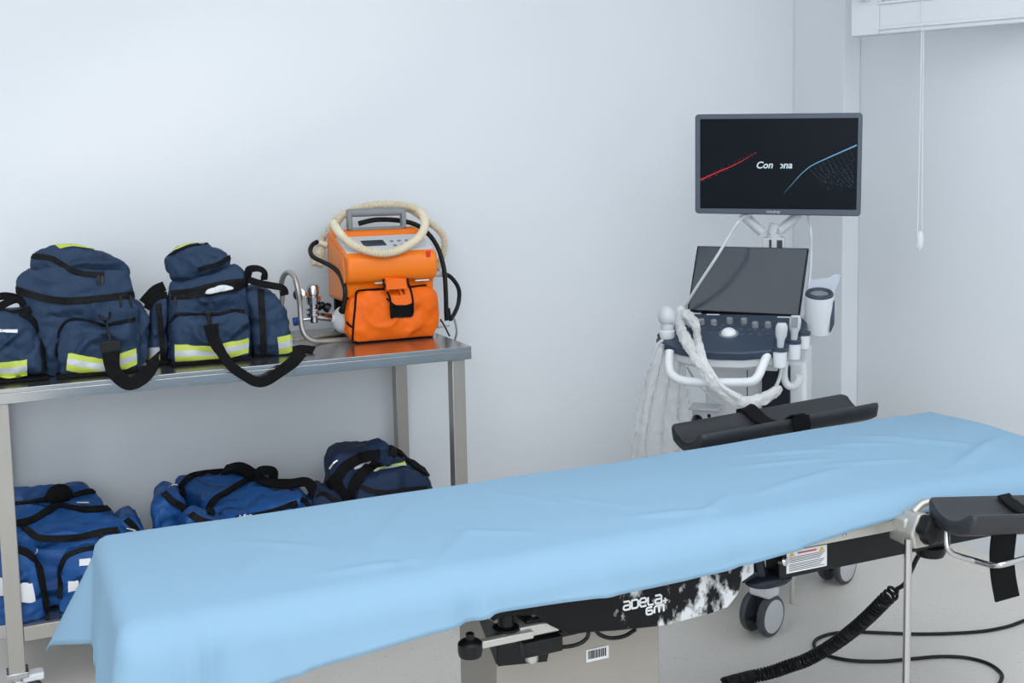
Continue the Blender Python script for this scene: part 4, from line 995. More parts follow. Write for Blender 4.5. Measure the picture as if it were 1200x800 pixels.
# ------------------------------------------------------------------ the blue drape
DZ = BZ+.004
RN = .068
def hem_z(x):
    pts = [(-.4, .38), (.18, .38), (.26, .50), (.35, .585), (.446, .600), (.537, .608), (.63, .617), (.738, .623), (.80, .634), (.90, .631), (1.01, .627), (1.10, .625), (1.20, .625), (1.32, .629), (1.45, .638), (1.54, .649), (1.63, .660), (1.70, .664), (1.76, .668), (1.85, .668), (1.95, .662), (2.1, .65), (2.8, .63)]
    for (a, b), (c, d) in zip(pts, pts[1:]):
        if a <= x <= c: return b+(d-b)*(x-a)/(c-a)
    return pts[-1][1]
def nearlen(x):
    h = DZ-hem_z(x); arc = RN*pi/2
    d = arc+(h-RN)/.954 if h > RN else RN*math.acos(1-h/RN)
    return d-RN*.4
NU, NVa = 190, 90
dr = MB()
U0, U1 = BX0-.222, BX1+.14
rF = .030
def crease(x, y, ax_, ay, bx, by, w_, h_):
    dx, dy = bx-ax_, by-ay; L2 = dx*dx+dy*dy
    t = max(0, min(1, ((x-ax_)*dx+(y-ay)*dy)/L2)); d = sqrt((x-ax_-t*dx)**2+(y-ay-t*dy)**2)
    w_ *= .75
    return 1.7*h_*math.exp(-(d/w_)**2)*sin(pi*min(1, max(0, .08+t*.84)))
CRS = [(.64, 2.02, .70, 1.90, .012, -.004), (.60, 2.05, .80, 2.33, .012, .0025), (.80, 2.10, .95, 2.02, .012, .003), (.40, 2.25, .55, 2.12, .014, .0025), (1.62, 2.30, 1.86, 2.22, .010, .004), (1.86, 2.26, 2.02, 2.19, .010, .004), (1.45, 2.02, 1.80, 2.10, .020, .0035), (1.55, 2.22, 1.78, 2.17, .014, .003), (1.75, 2.13, 1.98, 2.07, .014, .003), (.98, 2.33, 1.10, 2.12, .012, .0025), (1.08, 2.22, 1.22, 2.05, .012, .0025),
       (.72, 1.96, .86, 2.12, .016, .003), (.34, 1.98, .44, 2.18, .018, .003), (1.28, 1.95, 1.44, 2.06, .016, .004), (1.98, 2.30, 2.22, 2.05, .022, .004), (.50, 2.0, .70, 1.99, .014, .003), (1.16, 2.02, 1.36, 1.98, .018, .004), (2.0, 1.98, 2.3, 2.12, .02, .006)]
for i in range(NU+1):
    u = U0+(U1-U0)*i/NU
    nl = nearlen(u); V0 = BY0-nl; V1 = BY1+.21
    row = []
    for j in range(NVa+1):
        t = j/NVa
        v = V0+(V1-V0)*t
        qx = max(BX0+rF*.4, min(BX1-rF*.4, u)); qy = max(BY0+RN*.4, min(BY1-rF*.4, v))
        dx, dy = u-qx, v-qy; d = sqrt(dx*dx+dy*dy)
        # low swell over the cushion and soft rumples
        sw_ = max(0, min(1, (qx-1.2)/1.0)); z = .014*sw_*sw_*(3-2*sw_)*max(0, min(1, (qy-BY0-.02)/.3)) + .005*sin(pi*max(0, min(1, (qy-BY0)/(BY1-BY0))))+.0022*noise.noise(Vector((u*3.2, v*5, 3)))+.0008*noise.noise(Vector((u*11, v*13, 9)))
        for c_ in CRS: z += crease(u, v, *c_)
        P = Vector((qx, qy, DZ+max(z, -.001)))
        if d > 1e-6:
            nx, ny = dx/d, dy/d
            rB = rF+(RN-rF)*max(0, -ny)**2
            corner = (2*abs(nx*ny))**1.6
            fl = .09+(.44 if dy > 0 else .16)*corner+.10*max(0, -ny)**2
            arc = rB*pi/2
            if d < arc: a = d/rB; out, dn = rB*sin(a), rB*(1-cos(a))
            else: out, dn = rB+(d-arc)*fl, rB+(d-arc)*sqrt(1-fl*fl)
            hang = max(0, d-arc)
            wv = .012*min(1, hang/.10)
            if dy < 0 and abs(nx) < .95:
                out += wv*(noise.noise(Vector((u*5.5, 0, 1)))*1.5+.6*noise.noise(Vector((u*14, 0, 5))))
                k_ = min(1, d/.12)
                for uc, ww, hh in ((.245, .016, .020), (.285, .012, -.012), (.415, .014, .006), (.735, .016, -.012), (.768, .012, .010), (1.02, .018, .006), (1.33, .02, -.006), (1.47, .014, .006)):
                    out += hh*k_*math.exp(-((u-uc-.12*(d-.06))/ww)**2)
            if nx < -.97: out += wv*1.2*noise.noise(Vector((0, v*9, 2)))
            P += Vector((nx*out, ny*out, -dn))
        row.append(P)
    dr.v += row; dr.m = dr.m
W_ = NVa+1
for i in range(NU):
    for j in range(NVa):
        dr.f.append((i*W_+j, (i+1)*W_+j, (i+1)*W_+j+1, i*W_+j+1)); dr.m.append(0)
drape = single('surgical_drape', 'light blue cloth drape spread over the operating table', 'drape', dr, 'drape', (1.25, 2.16, DZ), angle=180)
sm_ = drape.modifiers.new('thickness', 'SOLIDIFY'); sm_.thickness = .0014; sm_.offset = 1

# ------------------------------------------------------------------ padded rests on the rails
def trough(A, B, up, wid, thk, depth):
    """padded channel from A to B (axis line through the valley)"""
    A = Vector(A); B = Vector(B); T = (B-A).normalized(); Sd = T.cross(Vector(up)).normalized(); Up = Sd.cross(T)
    prof = []
    for i in range(13):
        t = -1+2*i/12; prof.append((t*wid/2*.86, depth*(t*t)))
    prof += [(wid/2*.95, depth*1.02), (wid/2, depth*.80), (wid/2*.98, depth*.45)]
    for i in range(11):
        t = 1-2*i/10; prof.append((t*wid/2*.9, depth*.9*t*t*.75-thk))
    prof += [(-wid/2*.98, depth*.45), (-wid/2, depth*.80), (-wid/2*.95, depth*1.02)]
    L = (B-A).length; R = []
    c0 = (0, (depth-thk)*.4)
    for s_, k in ((0, .86), (.003, .93), (.009, .98), (.018, 1), (L-.018, 1), (L-.009, .98), (L-.003, .93), (L, .86)):
        R.append([A+T*s_+Sd*(c0[0]+(x-c0[0])*k)+Up*(c0[1]+(y-c0[1])*k) for x, y in prof])
    return MB().rings(R), T, Sd, Up
# far rest
fa, fb = PY(806, 513, 2.56)+Vector((-.005, 0, -.012)), PY(1000, 477, 2.60)+Vector((.03, 0, -.010))
rest = thing('arm_rest', 'black padded trough rest behind the drape, before the ultrasound trolley', 'padded rest', fa, 'padded rests clamped to the operating table')
tr, T, Sd, Up = trough(fa, fb, (0, 0, 1), .150, .030, .034)
pdo = obj('pad', tr, 'pad', rest, angle=60)
btr = tr.bvh()
stp = MB()
for s_, w_ in ((.40, .065), (.47, .03)):
    pass
C_ = fa.lerp(fb, .47)
wr = []
for i in range(17):
    t = -1+2*i/16; wr.append(C_+T*(.03*t)+Sd*(t*.079)+Up*(.034*min(1.03, (t*.079/.0645)**2)+.006))
stp.ribbon(wr, [(Up-Sd*(t_/8-1)*.35).normalized() for t_ in range(17)], .060, .004)
stp.ribbon([wr[-1], wr[-1]+Sd*.006-Up*.03, wr[-1]-Up*.06], [Sd]*3, .060, .004)
stp.ribbon([wr[0], wr[0]-Sd*.006-Up*.03, wr[0]-Up*.06], [-Sd]*3, .060, .004)
obj('strap', stp, 'web', rest)
obj('clamp', MB().box((1.885, 2.446, .622), (1.955, 2.49, .676)), 'alu', rest, bevel=.006)
rb = MB().tube([Vector((1.921, 2.468, .240)), Vector((1.921, 2.468, .66))], .0075, 12, 1)
mid = fa.lerp(fb, .55)
rb.tube([Vector((1.921, 2.468, .655)), Vector((1.93, 2.52, .668)), Vector((mid.x+.04, mid.y, mid.z-.03))], .009, 12)
obj('support_rod', rb, 'alu', rest)
# near rest at the right edge
na = PY(1112, 609, 1.745)
axn = Vector((.985, -.08, -.10)).normalized()
nb = na + axn*.46
rest2 = thing('arm_rest', 'black padded trough rest with a bent steel bow and hanging strap, beside the drape', 'padded rest', na, 'padded rests clamped to the operating table')
tr2, T2, Sd2, Up2 = trough(na, nb, (0, 0, 1), .145, .030, .028)
obj('pad', tr2, 'pad', rest2, angle=60)
C2 = PY(1204, 588, na.y-.02); s0 = (C2-na).dot(T2)
wr = [na+T2*(s0+.004*i)+Sd2*(-.066+.132*i/12)+Up2*(.026*((i-6)/6)**2+.004) for i in range(13)]
st_n = MB().ribbon(wr, [Up2]*13, .05, .004)
sb_ = [PY(1177, 618, na.y-.055), PY(1174, 645, na.y-.055), PY(1174, 662, na.y-.05), PY(1176, 680, na.y-.05), PY(1180, 701, na.y-.055)]
P = spline(sb_, 6)
st_n.ribbon(P, [Vector((-.25, -1, .1)).normalized()]*len(P), .056, .004)
obj('strap', st_n, 'web', rest2)
Yt = na.y-.01
bt = MB().tube([PY(1110, 612, Yt+.045), PY(1109.5, 622, Yt+.02), PY(1110, 640, Yt), PY(1113.5, 646, Yt-.002), PY(1120, 650, Yt-.004), PY(1140, 656, Yt-.012), PY(1158, 661, Yt-.05), PY(1168, 662, Yt-.075), PY(1180, 660, Yt-.085), PY(1215, 650, Yt-.085), PY(1240, 640, Yt-.07), PY(1246, 625, Yt-.03), PY(1246, 600, Yt-.01)], .0062, 12)
obj('steel_bow', bt, 'chrome', rest2)
cl = MB()
c0_ = PY(1069, 610, 1.865)
cl.box((c0_.x-.028, 1.855, .618), (c0_.x+.028, 1.908, .676))
cl.prism([(c0_.x-.024, 1.832, .615), (c0_.x+.024, 1.832, .615), (c0_.x+.030, 1.832, .650), (c0_.x+.014, 1.832, .690), (c0_.x-.010, 1.832, .690), (c0_.x-.030, 1.832, .650)], (0, .05, 0))
clo = obj('clamp', cl, 'alu', rest2, bevel=.007, seg=3)
obj('clamp_lever', MB().tube([Vector((c0_.x, 1.86, .685)), Vector((c0_.x+.03, 1.855, .704)), Vector((c0_.x+.075, 1.83, .700)), Vector((c0_.x+.13, 1.79, .690))], .010, 12), 'alu', rest2)
kk = PY(1085, 617, 1.82)
kc = MB(); pf = []
for h, r in ((0, .012), (.004, .030), (.014, .033), (.030, .031), (.036, .022)):
    pf.append([kk+Vector((0, -h, 0))+Vector((cos(2*pi*k/36), 0, sin(2*pi*k/36)))*(r*(1+.09*cos(6*2*pi*k/36))) for k in range(36)])
kc.rings(pf); obj('clamp_knob', kc, 'blackp', clo)
pr_ = PY(1064.5, 622, 1.838)
obj('support_rod', MB().tube([Vector((pr_.x, 1.838, .22)), Vector((pr_.x, 1.838, .64))], .0082, 16, 1), 'chrome', rest2)

# ------------------------------------------------------------------ cables
cpath = [PY(1083, 640, 2.0), PY(1074, 655, 2.03), PY(1066, 672, 2.06), PY(1060, 684, 2.08), PY(1051, 690, 2.10)]
coil = [PY(1051, 690, 2.10), PY(1036, 704, 2.14), PY(1018, 722, 2.20), PY(996, 741, 2.28), PY(972, 758, 2.36), PY(945, 773, 2.42), PY(925, 780, 2.46), PY(905, 787, 2.50), PY(880, 793, 2.53), PY(850, 801, 2.50)]
P = spline(coil, 40); P = resample(P, 1500, False)
Hx = []; tu = 66
for i, p in enumerate(P):
    T = (P[min(i+1, len(P)-1)]-P[max(i-1, 0)]).normalized(); u = T.cross(Vector((0, 0, 1))).normalized(); v = T.cross(u)
    a = 2*pi*tu*(i/len(P))**1.18; r = .0145*min(1, i/30)
    q = p+u*(r*cos(a))+v*(r*sin(a)); q.z = max(q.z, .004); Hx.append(q)
cb_ = MB().tube(cpath, .0055, 8); cb_.tube(Hx, .0042, 6, 1)
last = PZ(850, 803, .02)
single('spiral_cable', 'coiled black spiral cable hanging from the operating table down to the floor', 'cable', cb_, 'rubber', tuple(PZ(905, 790, 0)))
fl = [(1260, 712), (1225, 719), (1200, 727), (1180, 734), (1150, 739.5), (1110, 742), (1070, 742.5), (1030, 741), (1000, 740), (976, 742), (960, 747), (954, 753), (956, 760), (964, 766), (982, 771), (1003, 774), (1035, 774.5), (1065, 772), (1100, 769), (1130, 770), (1155, 776), (1170, 785), (1174, 795), (1160, 812), (1120, 830)]
single('floor_cable', 'black power cable lying in loose loops on the floor at right', 'cable', MB().tube([PZ(x, y, .0055) for x, y in fl], .0052, 8, 6), 'rubber', tuple(PZ(1000, 740, 0)))
# ------------------------------------------------------------------ ultrasound trolley
n0 = Vector((-.66, -.75, 0)).normalized(); Q0 = Vector((2.22, 3.0, 0)); rt = Vector((n0.y*-1, n0.x, 0))  # viewer-right
rt = Vector((.75, -.66, 0)).normalized(); ZU = Vector((0, 0, 1))
us = thing('ultrasound_trolley', 'white ultrasound trolley with a tilted touch screen and slate control desk', 'ultrasound machine', (2.30, 3.15, 0))
def pn(px, off): return [PN(x, y, Q0+n0*off, n0) for x, y in px]
def p1(x, y, off): return PN(x, y, Q0+n0*off, n0)
# body column
a, b = p1(826, 470, -.02), p1(945, 470, -.02)
bw_ = (b-a).dot(rt); O = Vector((a.x, a.y, 0)); axb = (rt, -n0, ZU)
bodyo = obj('body', MB().box((0, 0, .20), (bw_, .36, .80), axb, O).box((.06, .10, .80), (bw_-.05, .34, .90), axb, O), 'white_plastic', us, bevel=.014, seg=3)
sm = MB()
sm.box((bw_*.42, -.001, .30), (bw_*.42+.003, .004, .77), axb, O)
obj('panel_seam', sm, 'ink', bodyo)
dp = [p1(893, 436, 0), p1(926, 481, 0)]
x0, x1 = (dp[0]-O).dot(rt), (dp[1]-O).dot(rt)
obj('printer_bay', MB().box((x0, -.03, dp[1].z), (x1, .02, p1(905, 428, 0).z), axb, O), 'navy_plastic', bodyo, bevel=.006)
vg = MB()
for i in range(9):
    for j in range(3):
        p = p1(853+3*i+(1.5 if j % 2 else 0), 487+2.6*j, -.0195); vg.lathe([(.0022, 0), (.0022, .001)], p, n0, 8)
obj('vent_hole', vg, 'ink', bodyo)['kind'] = 'stuff'
s0_, s1_ = p1(811, 501, .03), p1(839, 479, .03)
xs0, xs1 = (s0_-O).dot(rt), (s1_-O).dot(rt)
sk = obj('connector_block', MB().box((xs0, -.05, s0_.z), (xs1, .02, s1_.z), axb, O).box((xs0-.008, -.065, s1_.z-.006), (xs1+.012, .02, s1_.z+.004), axb, O), 'device_panel', bodyo, bevel=.004)
so = MB().lathe([(.018, 0), (.018, .006), (.014, .012), (.010, .020)], p1(817, 492, .03), n0, 18)
so.lathe([(.006, 0), (.006, .004)], p1(831, 487, .03), n0, 12).lathe([(.007, 0), (.007, .004)], p1(832, 497, .03), n0, 12)
obj('socket', so, 'blackp', sk)
# base with castors
base = MB()
bc_ = Vector((2.33, 3.12, 0)); fw = Vector((-.86, -.51, 0)); sw = Vector((.51, -.86, 0))
wpos = [PZ(903, 744, 0), PZ(990, 683, 0)]
w3 = wpos[0]-sw*.40; w4 = wpos[1]-sw*.40
base.prism([wpos[0]+Vector((0, 0, .165)), wpos[1]+Vector((0, 0, .165)), w4+Vector((0, 0, .165)), w3+Vector((0, 0, .165))], (0, 0, .055))
obj('base', base, 'white_plastic', us, bevel=.02, seg=3)
axw = Vector((.334, -.938, 0)).normalized()
for k, wp_ in enumerate((wpos[0], wpos[1], w3, w4)):
    c = wp_+Vector((0, 0, .062))
    fk = MB().box((-.030, -.020, .058), (.030, .055, .105), (axw.cross(ZU), -axw, ZU), c-axw*.006).lathe([(.022, .10), (.022, .13)], c, (0, 0, 1), 14)
    cs = obj('castor', fk, 'white_plastic', us, bevel=.010, seg=3)
    for off in (.0, -.062):
        obj('wheel', MB().lathe([(.046, -.012), (.059, -.011), (.0625, -.005), (.0625, .005), (.060, .010), (.051, .012)], c+axw*off, axw, 36), 'castor', cs)
    obj('wheel_disc', MB().lathe([(.020, .006), (.051, .0125), (.049, .0135), (.010, .0155)], c, axw, 32), 'device_panel', cs)
    hb_ = MB().box((-.018, -.012, -.02), (.018, .012, .055), (axw.cross(ZU), -axw, ZU), c-axw*.031)
    hb_.box((.02, -.012, -.012), (.075, .012, -.002), (axw.cross(ZU)*-1 if (axw.cross(ZU)).dot(CR) > 0 else axw.cross(ZU), axw, ZU), c-axw*.031)
    obj('brake_pedal', hb_, 'navy_plastic', cs, bevel=.003)
# control desk
B1, B2, Ff = p1(805, 368, 0), p1(940, 370, 0), p1(868, 411, .25)
Nd = (B2-B1).cross(Ff-B1).normalized(); Nd = Nd if Nd.z > 0 else -Nd
def dk(x, y): return PN(x, y, B1, Nd)
dk_out = [(805, 367), (880, 368), (938, 369.5), (946, 377), (945, 384), (937, 395), (925, 402), (918, 407.5), (900, 410.5), (870, 413), (840, 412.5), (817, 410.5), (797, 407.5), (780, 402), (768.5, 396.5), (775, 389), (789, 380), (797, 375)]
desk = obj('control_desk', MB().prism([dk(*q) for q in dk_out], -Nd*.028), 'slate', us, bevel=.006, seg=3)
ctr = dk(860, 390)
obj('desk_tray', MB().prism([ctr+(dk(*q)-ctr)*.93-Nd*.030 for q in dk_out], -Nd*.030), 'white_plastic', us, bevel=.006)
for x, y in ((822, 377), (836.5, 378), (855, 375.5), (872, 376), (885, 380.5), (900, 380.5)):
    obj('knob', MB().lathe([(.0105, 0), (.0105, .006), (.0095, .016), (.008, .017)], dk(x, y+2.5), Nd, 16), 'grey_plastic', desk)
tb_ = dk(854, 391)
obj('trackball', MB().lathe([(.024*cos(a_), .024*sin(a_)*.8) for a_ in [0, .25, .5, .75, 1.0, 1.25, 1.45]], tb_, Nd, 24), 'white_plastic', desk)
obj('trackball_ring', MB().lathe([(.024, 0), (.031, 0), (.030, .003), (.025, .003)], tb_, Nd, 28, cap=False), 'grey_plastic', desk)
ky = MB()
for x, y in [(826+9*i, 385) for i in range(3)]+[(868+9*i, 386+i*.4) for i in range(4)]+[(824+9*i, 391) for i in range(3)]+[(870+10*i, 392) for i in range(4)]+[(835+12*i, 381.5) for i in range(6)]:
    ky.lathe([(.007, 0), (.007, .002), (.005, .003)], dk(x, y), Nd, 10)
obj('button', ky, 'bezel', desk)
obj('desk_strip', MB().ribbon([dk(828, 368.5), dk(843, 368.7)], [Nd]*2, .006, .001).ribbon([dk(911, 371.5), dk(938, 372)], [Nd]*2, .006, .001), 'glow_white', desk)
hl = MB(); c_ = dk(779, 393); hl.lathe([(.024, 0), (.024, .001), (.018, .0015)], c_, Nd, 20); obj('holder_recess', hl, 'blackp', desk)
# handles
hd = MB().tube([p1(785, 411, .22), p1(784, 424, .24), p1(786, 436, .26), p1(793, 443, .28), p1(806, 446.5, .29), p1(830, 448, .29), p1(860, 448, .29), p1(880, 447, .29), p1(888, 441, .28), p1(893, 430, .26), p1(899, 416, .23)], .0135, 16)
obj('handle', hd, 'white_plastic', us)
obj('cross_bar', MB().tube([p1(797, 423, .16), p1(820, 426, .17), p1(860, 427, .17), p1(889, 427.5, .16)], .0115, 14).box((.0, -.14, .79), (bw_*.75, .05, .82), axb, O), 'white_plastic', us)
hkj = MB().tube([p1(920.5, 422, .13), p1(919, 436, .13), p1(920, 446, .13), p1(924.5, 452, .13), p1(930.5, 452, .13), p1(935, 447, .13), p1(937, 440, .13)], lambda t: .010+.004*t, 14)
obj('cable_hook', hkj, 'white_plastic', us)
# probe cups on the right edge
for x, y, h in ((914, 408, .055), (930, 399, .055), (941, 389, .050)):
    c = dk(x, y)+n0*.0
    cu = obj('probe_cup', MB().lathe([(.014, -h-.004), (.019, -h), (.021, -.012), (.0215, -.002)], c-ZU*.0, ZU, 20), 'white_plastic', us)
    obj('cup_rim', MB().lathe([(.016, -.010), (.0228, -.009), (.0235, .002), (.018, .004), (.015, -.002)], c, ZU, 20), 'slate', cu)
# touch screen leaning back
tcn = [p1(817, 287.5, -.10), p1(948, 290.5, -.10), p1(937, 370, .0), p1(805, 364, .0)]
ex_ = ((tcn[1]-tcn[0])+(tcn[2]-tcn[3])).normalized(); ey_ = ((tcn[0]-tcn[3])+(tcn[1]-tcn[2])); ey_ = (ey_-ex_*ey_.dot(ex_)).normalized(); ez_ = ex_.cross(ey_)
ez_ = ez_ if ez_.dot(n0) > 0 else -ez_
tsc = obj('touch_screen', MB().prism(tcn, -ez_*.022), 'blackp', us, bevel=.004)
cc = sum(tcn, Vector())/4
obj('glass', MB().prism([cc+(p-cc)*.965+ez_*.0012 for p in tcn], -ez_*.003), 'glossy_screen', tsc, smooth=False)
obj('screen_hinge', MB().tube([p1(822, 369, -.01), p1(934, 372, -.01)], .010, 12, 1), 'blackp', us)
# mast and monitor arms
Qm = Vector((2.405, 3.18, 0))
def p2(x, y, off): return PN(x, y, Qm+n0*off, n0)
mt_ = p2(907, 282, -.06)
mast = MB().lathe([(.026, 0), (.026, mt_.z-.87), (.032, mt_.z-.865), (.032, mt_.z-.80), (.024, mt_.z-.79), (.024, mt_.z-.775)], (mt_.x, mt_.y, .80), ZU, 20)
mast.box((-.036, -.03, mt_.z-.030), (.036, .03, mt_.z+.012), (rt, -n0, ZU), Vector((mt_.x, mt_.y, 0)))
ms = obj('mast', mast, 'device_panel', us, bevel=.003)
obj('mast_slot', MB().box((-.014, -.032, mt_.z-.022), (-.006, -.028, mt_.z+.006), (rt, -n0, ZU), Vector((mt_.x, mt_.y, 0))).box((.012, -.032, mt_.z-.022), (.030, -.028, mt_.z+.004), (rt, -n0, ZU), Vector((mt_.x, mt_.y, 0))), 'ink', ms)
am = MB()
am.tube([p2(870, 250, -.04), p2(880, 260, -.045), p2(893, 272, -.05)], .017, 12)
am.tube([p2(936, 250, -.07), p2(926, 260, -.065), p2(914, 270, -.06)], .017, 12)
am.tube([p2(872, 236, -.045), p2(936, 236, -.06)], .02, 12, 1)
am.tube([p2(905, 274, -.055), p2(908, 262, -.055)], .018, 14, 1)
obj('monitor_arm', am, 'device_panel', us)
# monitor
mc = [p2(814.5, 134, 0), p2(1011, 132, 0), p2(1008.5, 253.5, 0), p2(814.5, 250, 0)]
mx = ((mc[1]-mc[0])+(mc[2]-mc[3])).normalized(); my = ((mc[0]-mc[3])+(mc[1]-mc[2])); my = (my-mx*my.dot(mx)).normalized()
def rrect(c4, r, k=5):
    out = []
    for i in range(4):
        p = c4[i]; a = (c4[i-1]-p).normalized(); b = (c4[(i+1) % 4]-p).normalized()
        for j in range(k+1):
            t = pi/2*j/k; out.append(p+a*r*(1-sin(t))+b*r*(1-cos(t)))
    return out
mon = obj('monitor', MB().prism(rrect(mc, .012), -n0*.032), 'bezel', us, bevel=.003)
mcc = sum(mc, Vector())/4
obj('monitor_back', MB().prism([mcc+(p-mcc)*.8-n0*.030 for p in mc], -n0*.022), 'white_plastic', mon, bevel=.008)
s4 = [p2(820.5, 139.5, .0008), p2(1006, 138, .0008), p2(1003.5, 245.8, .0008), p2(820.5, 244, .0008)]
scr = obj('screen', MB().prism(s4, -n0*.003), 'screen', mon, smooth=False)
def onscr(x, y, o=.0014): return p2(x, y, o)
def glow_line(pts, w0, w1, mt, nm, kmul=10):
    P = spline([onscr(*q) for q in pts], kmul)
    obj(nm, MB().ribbon(P, [n0]*len(P), lambda t: w0+(w1-w0)*t, .0003), mt, scr, smooth=False)
glow_line([(820.8, 211), (832, 205.5), (846, 199.5), (858, 194.5), (869, 188.8), (878, 183.5), (887, 177.5)], .0046, .0004, 'glow_red', 'red_streak')
glow_line([(1004, 170), (987, 177.5), (970, 185), (952, 193.5), (942, 201), (934, 209), (927, 217), (919, 226)], .0046, .0006, 'glow_blue', 'blue_streak')
dd = MB(); random.seed(12)
for i in range(70):
    t = random.random(); x = 820.8+66*t; y = 211-33*t**1.1+random.uniform(-4, 3)*(1-.5*t)
    dd.lathe([(.0010, 0), (.0008, .0004)], onscr(x, y), n0, 5)
obj('red_particles', dd, 'glow_red', scr, smooth=False)['kind'] = 'stuff'
ds = MB()
for k in range(11):
    sx = 948+5.2*k; sy = 195-2.35*k*1.02
    P = [onscr(sx+q*(2.2+.5*k)+q*q*1.5, sy+q*(6.5+1.2*k), .0014) for q in [i/2 for i in range(7)]]
    for p in resample(P, 26 if k > 3 else 18, False):
        if (p-s4[1]).dot(rt) > -.012: continue
        ds.lathe([(.0008, 0), (.0006, .0004)], p, n0, 5)
for k in range(90):
    x, y = random.uniform(962, 1001), random.uniform(188, 224)
    if y > 232-.0*x and y < 180: continue
    ds.lathe([(.0009, 0), (.0007, .0004)], onscr(x, y), n0, 5)
obj('blue_particles', ds, 'glow_dim', scr, smooth=False)['kind'] = 'stuff'
tA = onscr(885.6, 197.2); H_ = (onscr(886, 189, 0).z-onscr(886, 197.2, 0).z)
lt = text_mesh('Con', H_*1.36, tA, rt, ZU, .22, H_*.03); obj('screen_lettering', lt, 'glow_white', scr, smooth=False)
tB = onscr(911.2, 197.2); obj('screen_lettering', text_mesh('ona', H_*1.36, tB, rt, ZU, .22, H_*.03), 'glow_white', scr, smooth=False)
gp = onscr(913.2, 193.5, .0020)
obj('screen_gap', MB().box((-.014, -.0004, -.014), (.0035, .0002, .014), (rt, -n0, ZU), gp), 'screen', scr, smooth=False)
obj('maker_lettering', text_mesh('mindray', .014, p2(898, 249.5, .0012), rt, ZU, .1), 'silver', mon, smooth=False)
# monitor leads
obj('monitor_cable', MB().tube([p2(880, 252, -.03), p1(868, 257, .02), p1(856, 274, .05), p1(841, 299, .07), p1(822, 328, .06), p1(808, 350, .04), p1(802, 362, .02)], .0048, 10), 'probe', us)
obj('monitor_cable', MB().tube([p2(947, 252, -.03), p1(950, 268, -.10), p1(950.5, 295, -.10), p1(949, 325, -.08), p1(944, 352, -.03)], .0042, 10), 'probe', us)
# gel bottle holder with clear wing
gc = p1(959, 390, .01); gr = .043
gax = (ZU+rt*.03+n0*.26).normalized(); gh = .128
gl = MB().lathe([(gr*.80, 0), (gr*.97, .006), (gr, .02), (gr*1.02, gh)], gc, gax, 32, True)
cup = obj('gel_cup', gl, 'white_plastic', us)
obj('cup_ring', MB().lathe([(gr*.66, gh-.010), (gr*.98, gh-.002), (gr*1.0, gh+.004), (gr*.92, gh+.010), (gr*.74, gh+.010), (gr*.66, gh+.002)], gc, gax, 32, False), 'slate', cup)
obj('cup_floor', MB().lathe([(gr*.01, gh+.002), (gr*.70, gh+.003), (gr*.70, gh)], gc, gax, 24, True), 'grey_plastic', cup)
obj('cup_clip', MB().prism(pn([(973, 357), (978, 352), (977.5, 380), (973, 391)], .05), -n0*.03), 'slate', cup, bevel=.002)
wg = [(950, 327), (966, 326), (972, 325), (977, 321), (985, 322), (984, 328), (979, 338), (978, 350), (950, 350), (946, 340)]
obj('clear_holder', MB().prism(pn(wg, -.03), n0*.004), 'clear', us, bevel=.001)
obj('holder_arm', MB().tube([p1(944, 372, -.02), p1(952, 374, .0), gc+gax*.05], .011, 10), 'white_plastic', us)

# ------------------------------------------------------------------ ultrasound probes in their holders
def crinkle(pts, r, seed, seg=14, flat=1.0):
    P = spline(pts, 10); mb = MB(); n = len(P); R = []
    N = Vector((0, 0, 1))
    for i in range(n):
        T = (P[min(i+1, n-1)]-P[max(0, i-1)]).normalized(); u = T.cross(n0).normalized(); v = T.cross(u).normalized()
        q = r(i/(n-1)) if callable(r) else r
        ring = []
        for k in range(seg):
            a = 2*pi*k/seg; d = u*cos(a)+v*sin(a)*flat
            ring.append(P[i]+d*(q*(1+.34*noise.noise(P[i]*34+d*2.2+Vector((seed, 0, 0)))+.2*noise.noise(P[i]*90+d*3))))
        R.append(ring)
    return mb.rings(R)
pa = thing('ultrasound_probe', 'round-headed white ultrasound probe in the left holder, its cable in hanging plastic sleeves', 'ultrasound probe', dk(782, 393), 'ultrasound probes')
pb = dk(782, 394)
obj('probe_head', MB().lathe([(.017, .0), (.019, .012), (.021, .030), (.020, .040), (.026, .046), (.0285, .058), (.027, .072), (.021, .086), (.012, .093), (.003, .095)], pb, ZU, 24), 'probe', pa)
obj('probe_holder', MB().lathe([(.021, -.008), (.024, -.004), (.025, .018), (.0225, .020)], pb, ZU, 24), 'white_plastic', pa)
obj('probe_cable', MB().tube([p1(777, 398, .2), p1(770, 405, .2), p1(764, 425, .2), p1(757, 455, .18), p1(751, 495, .17), p1(746, 540, .17), p1(745, 590, .16)], .005, 8), 'probe', pa)
for k, (pts, r0, r1) in enumerate([
    ([(776, 402, .2), (768, 428, .2), (759, 462, .19), (752, 500, .18), (748, 545, .17), (747, 590, .16)], .010, .030),
    ([(784, 404, .19), (778, 440, .19), (771, 480, .18), (766, 520, .17), (764, 590, .16)], .012, .034),
    ([(792, 408, .18), (789, 445, .18), (785, 490, .17), (782, 530, .16), (781, 590, .15)], .012, .034),
    ([(798, 420, .15), (800, 455, .15), (801, 495, .14), (802, 540, .13), (802, 590, .12)], .010, .028)]):
    obj('plastic_sleeve', crinkle([p1(*q) for q in pts], lambda t, a=r0, b=r1: a+(b-a)*t**.8, k*3.1, 16, .55), 'sleeve', pa)
pc = thing('ultrasound_probe', 'ultrasound probe wrapped in a milky plastic sheath draped across the white handle', 'ultrasound probe', dk(800, 378), 'ultrasound probes')
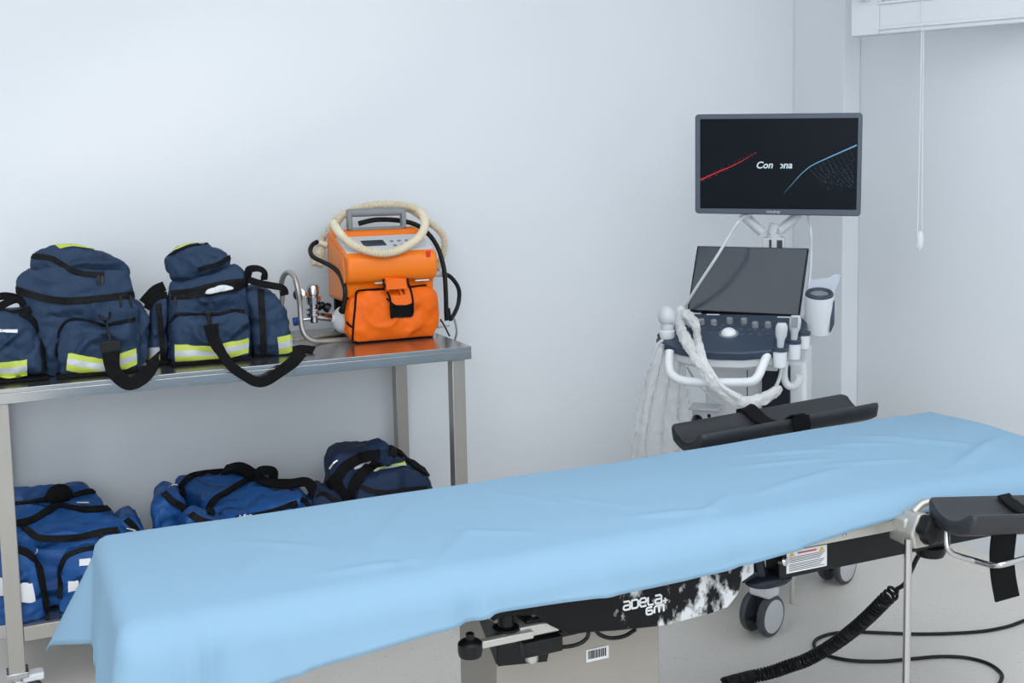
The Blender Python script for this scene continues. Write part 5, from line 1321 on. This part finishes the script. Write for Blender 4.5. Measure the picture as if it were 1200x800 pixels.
obj('probe_head', crinkle([dk(797, 376)+ZU*.045, dk(800, 378)+ZU*.03, dk(806, 382)+ZU*.030, dk(814, 390)+ZU*.028, dk(818, 396)+ZU*.022], lambda t: .010+.011*sin(pi*min(1, t*1.05)), 5.0, 16, .8), 'latex', pc)
obj('plastic_sheath', crinkle([p1(794, 372, .10), p1(798, 386, .18), p1(806, 402, .26), p1(818, 420, .31), p1(832, 442, .325), p1(845, 457, .32), p1(860, 467, .31), p1(877, 472, .30), p1(893, 468, .28), p1(906, 460, .25), p1(914, 455, .22)], lambda t: .010+.009*sin(pi*t)**.8+.003*sin(9*t), 7.0, 18, .8), 'latex', pc)
obj('plastic_sheath', crinkle([dk(816, 392)+ZU*.022, p1(819, 405, .29), p1(824, 420, .315), p1(836, 440, .33), p1(850, 456, .33), p1(866, 466, .32)], lambda t: .010+.003*sin(7*t), 8.0, 16, .8), 'latex', pc)
obj('probe_cable', MB().tube([p1(893, 467, .27), p1(904, 460, .24), p1(912, 447, .2), p1(915.5, 432, .17), p1(915, 420, .15)], .0055, 10).tube([p1(805, 430, .1), p1(818, 450, .12), p1(835, 466, .14), p1(851, 476, .14)], .003, 8), 'probe', pc)
for (x, y, cap_, lab) in ((914, 406, False, 'narrow plain white ultrasound probe in the front holder beside the desk'), (930, 397, True, 'white ultrasound probe with a grey face, in the rear holder beside the desk')):
    pd = thing('ultrasound_probe', lab, 'ultrasound probe', dk(x, y), 'ultrasound probes')
    c = dk(x, y)-ZU*.02; R = []
    for h, wx_, wy_ in ((0, .009, .009), (.03, .0105, .010), (.042, .012, .011), (.052, .0165, .013), (.072, .018, .014), (.084, .017, .013), (.092, .012, .009)):
        R.append([c+ZU*h+rt*(wx_*cos(2*pi*k/18))+n0*(wy_*sin(2*pi*k/18))+rt*(h*.06) for k in range(18)])
    obj('probe_head', MB().rings(R), 'probe', pd)
    if cap_: obj('probe_face', MB().prism([c+ZU*.058+rt*.012-n0*-.0145, c+ZU*.058-rt*.006+n0*.0145, c+ZU*.088-rt*.006+n0*.0125, c+ZU*.088+rt*.014+n0*.0125], n0*.0015), 'grey_plastic', pd)
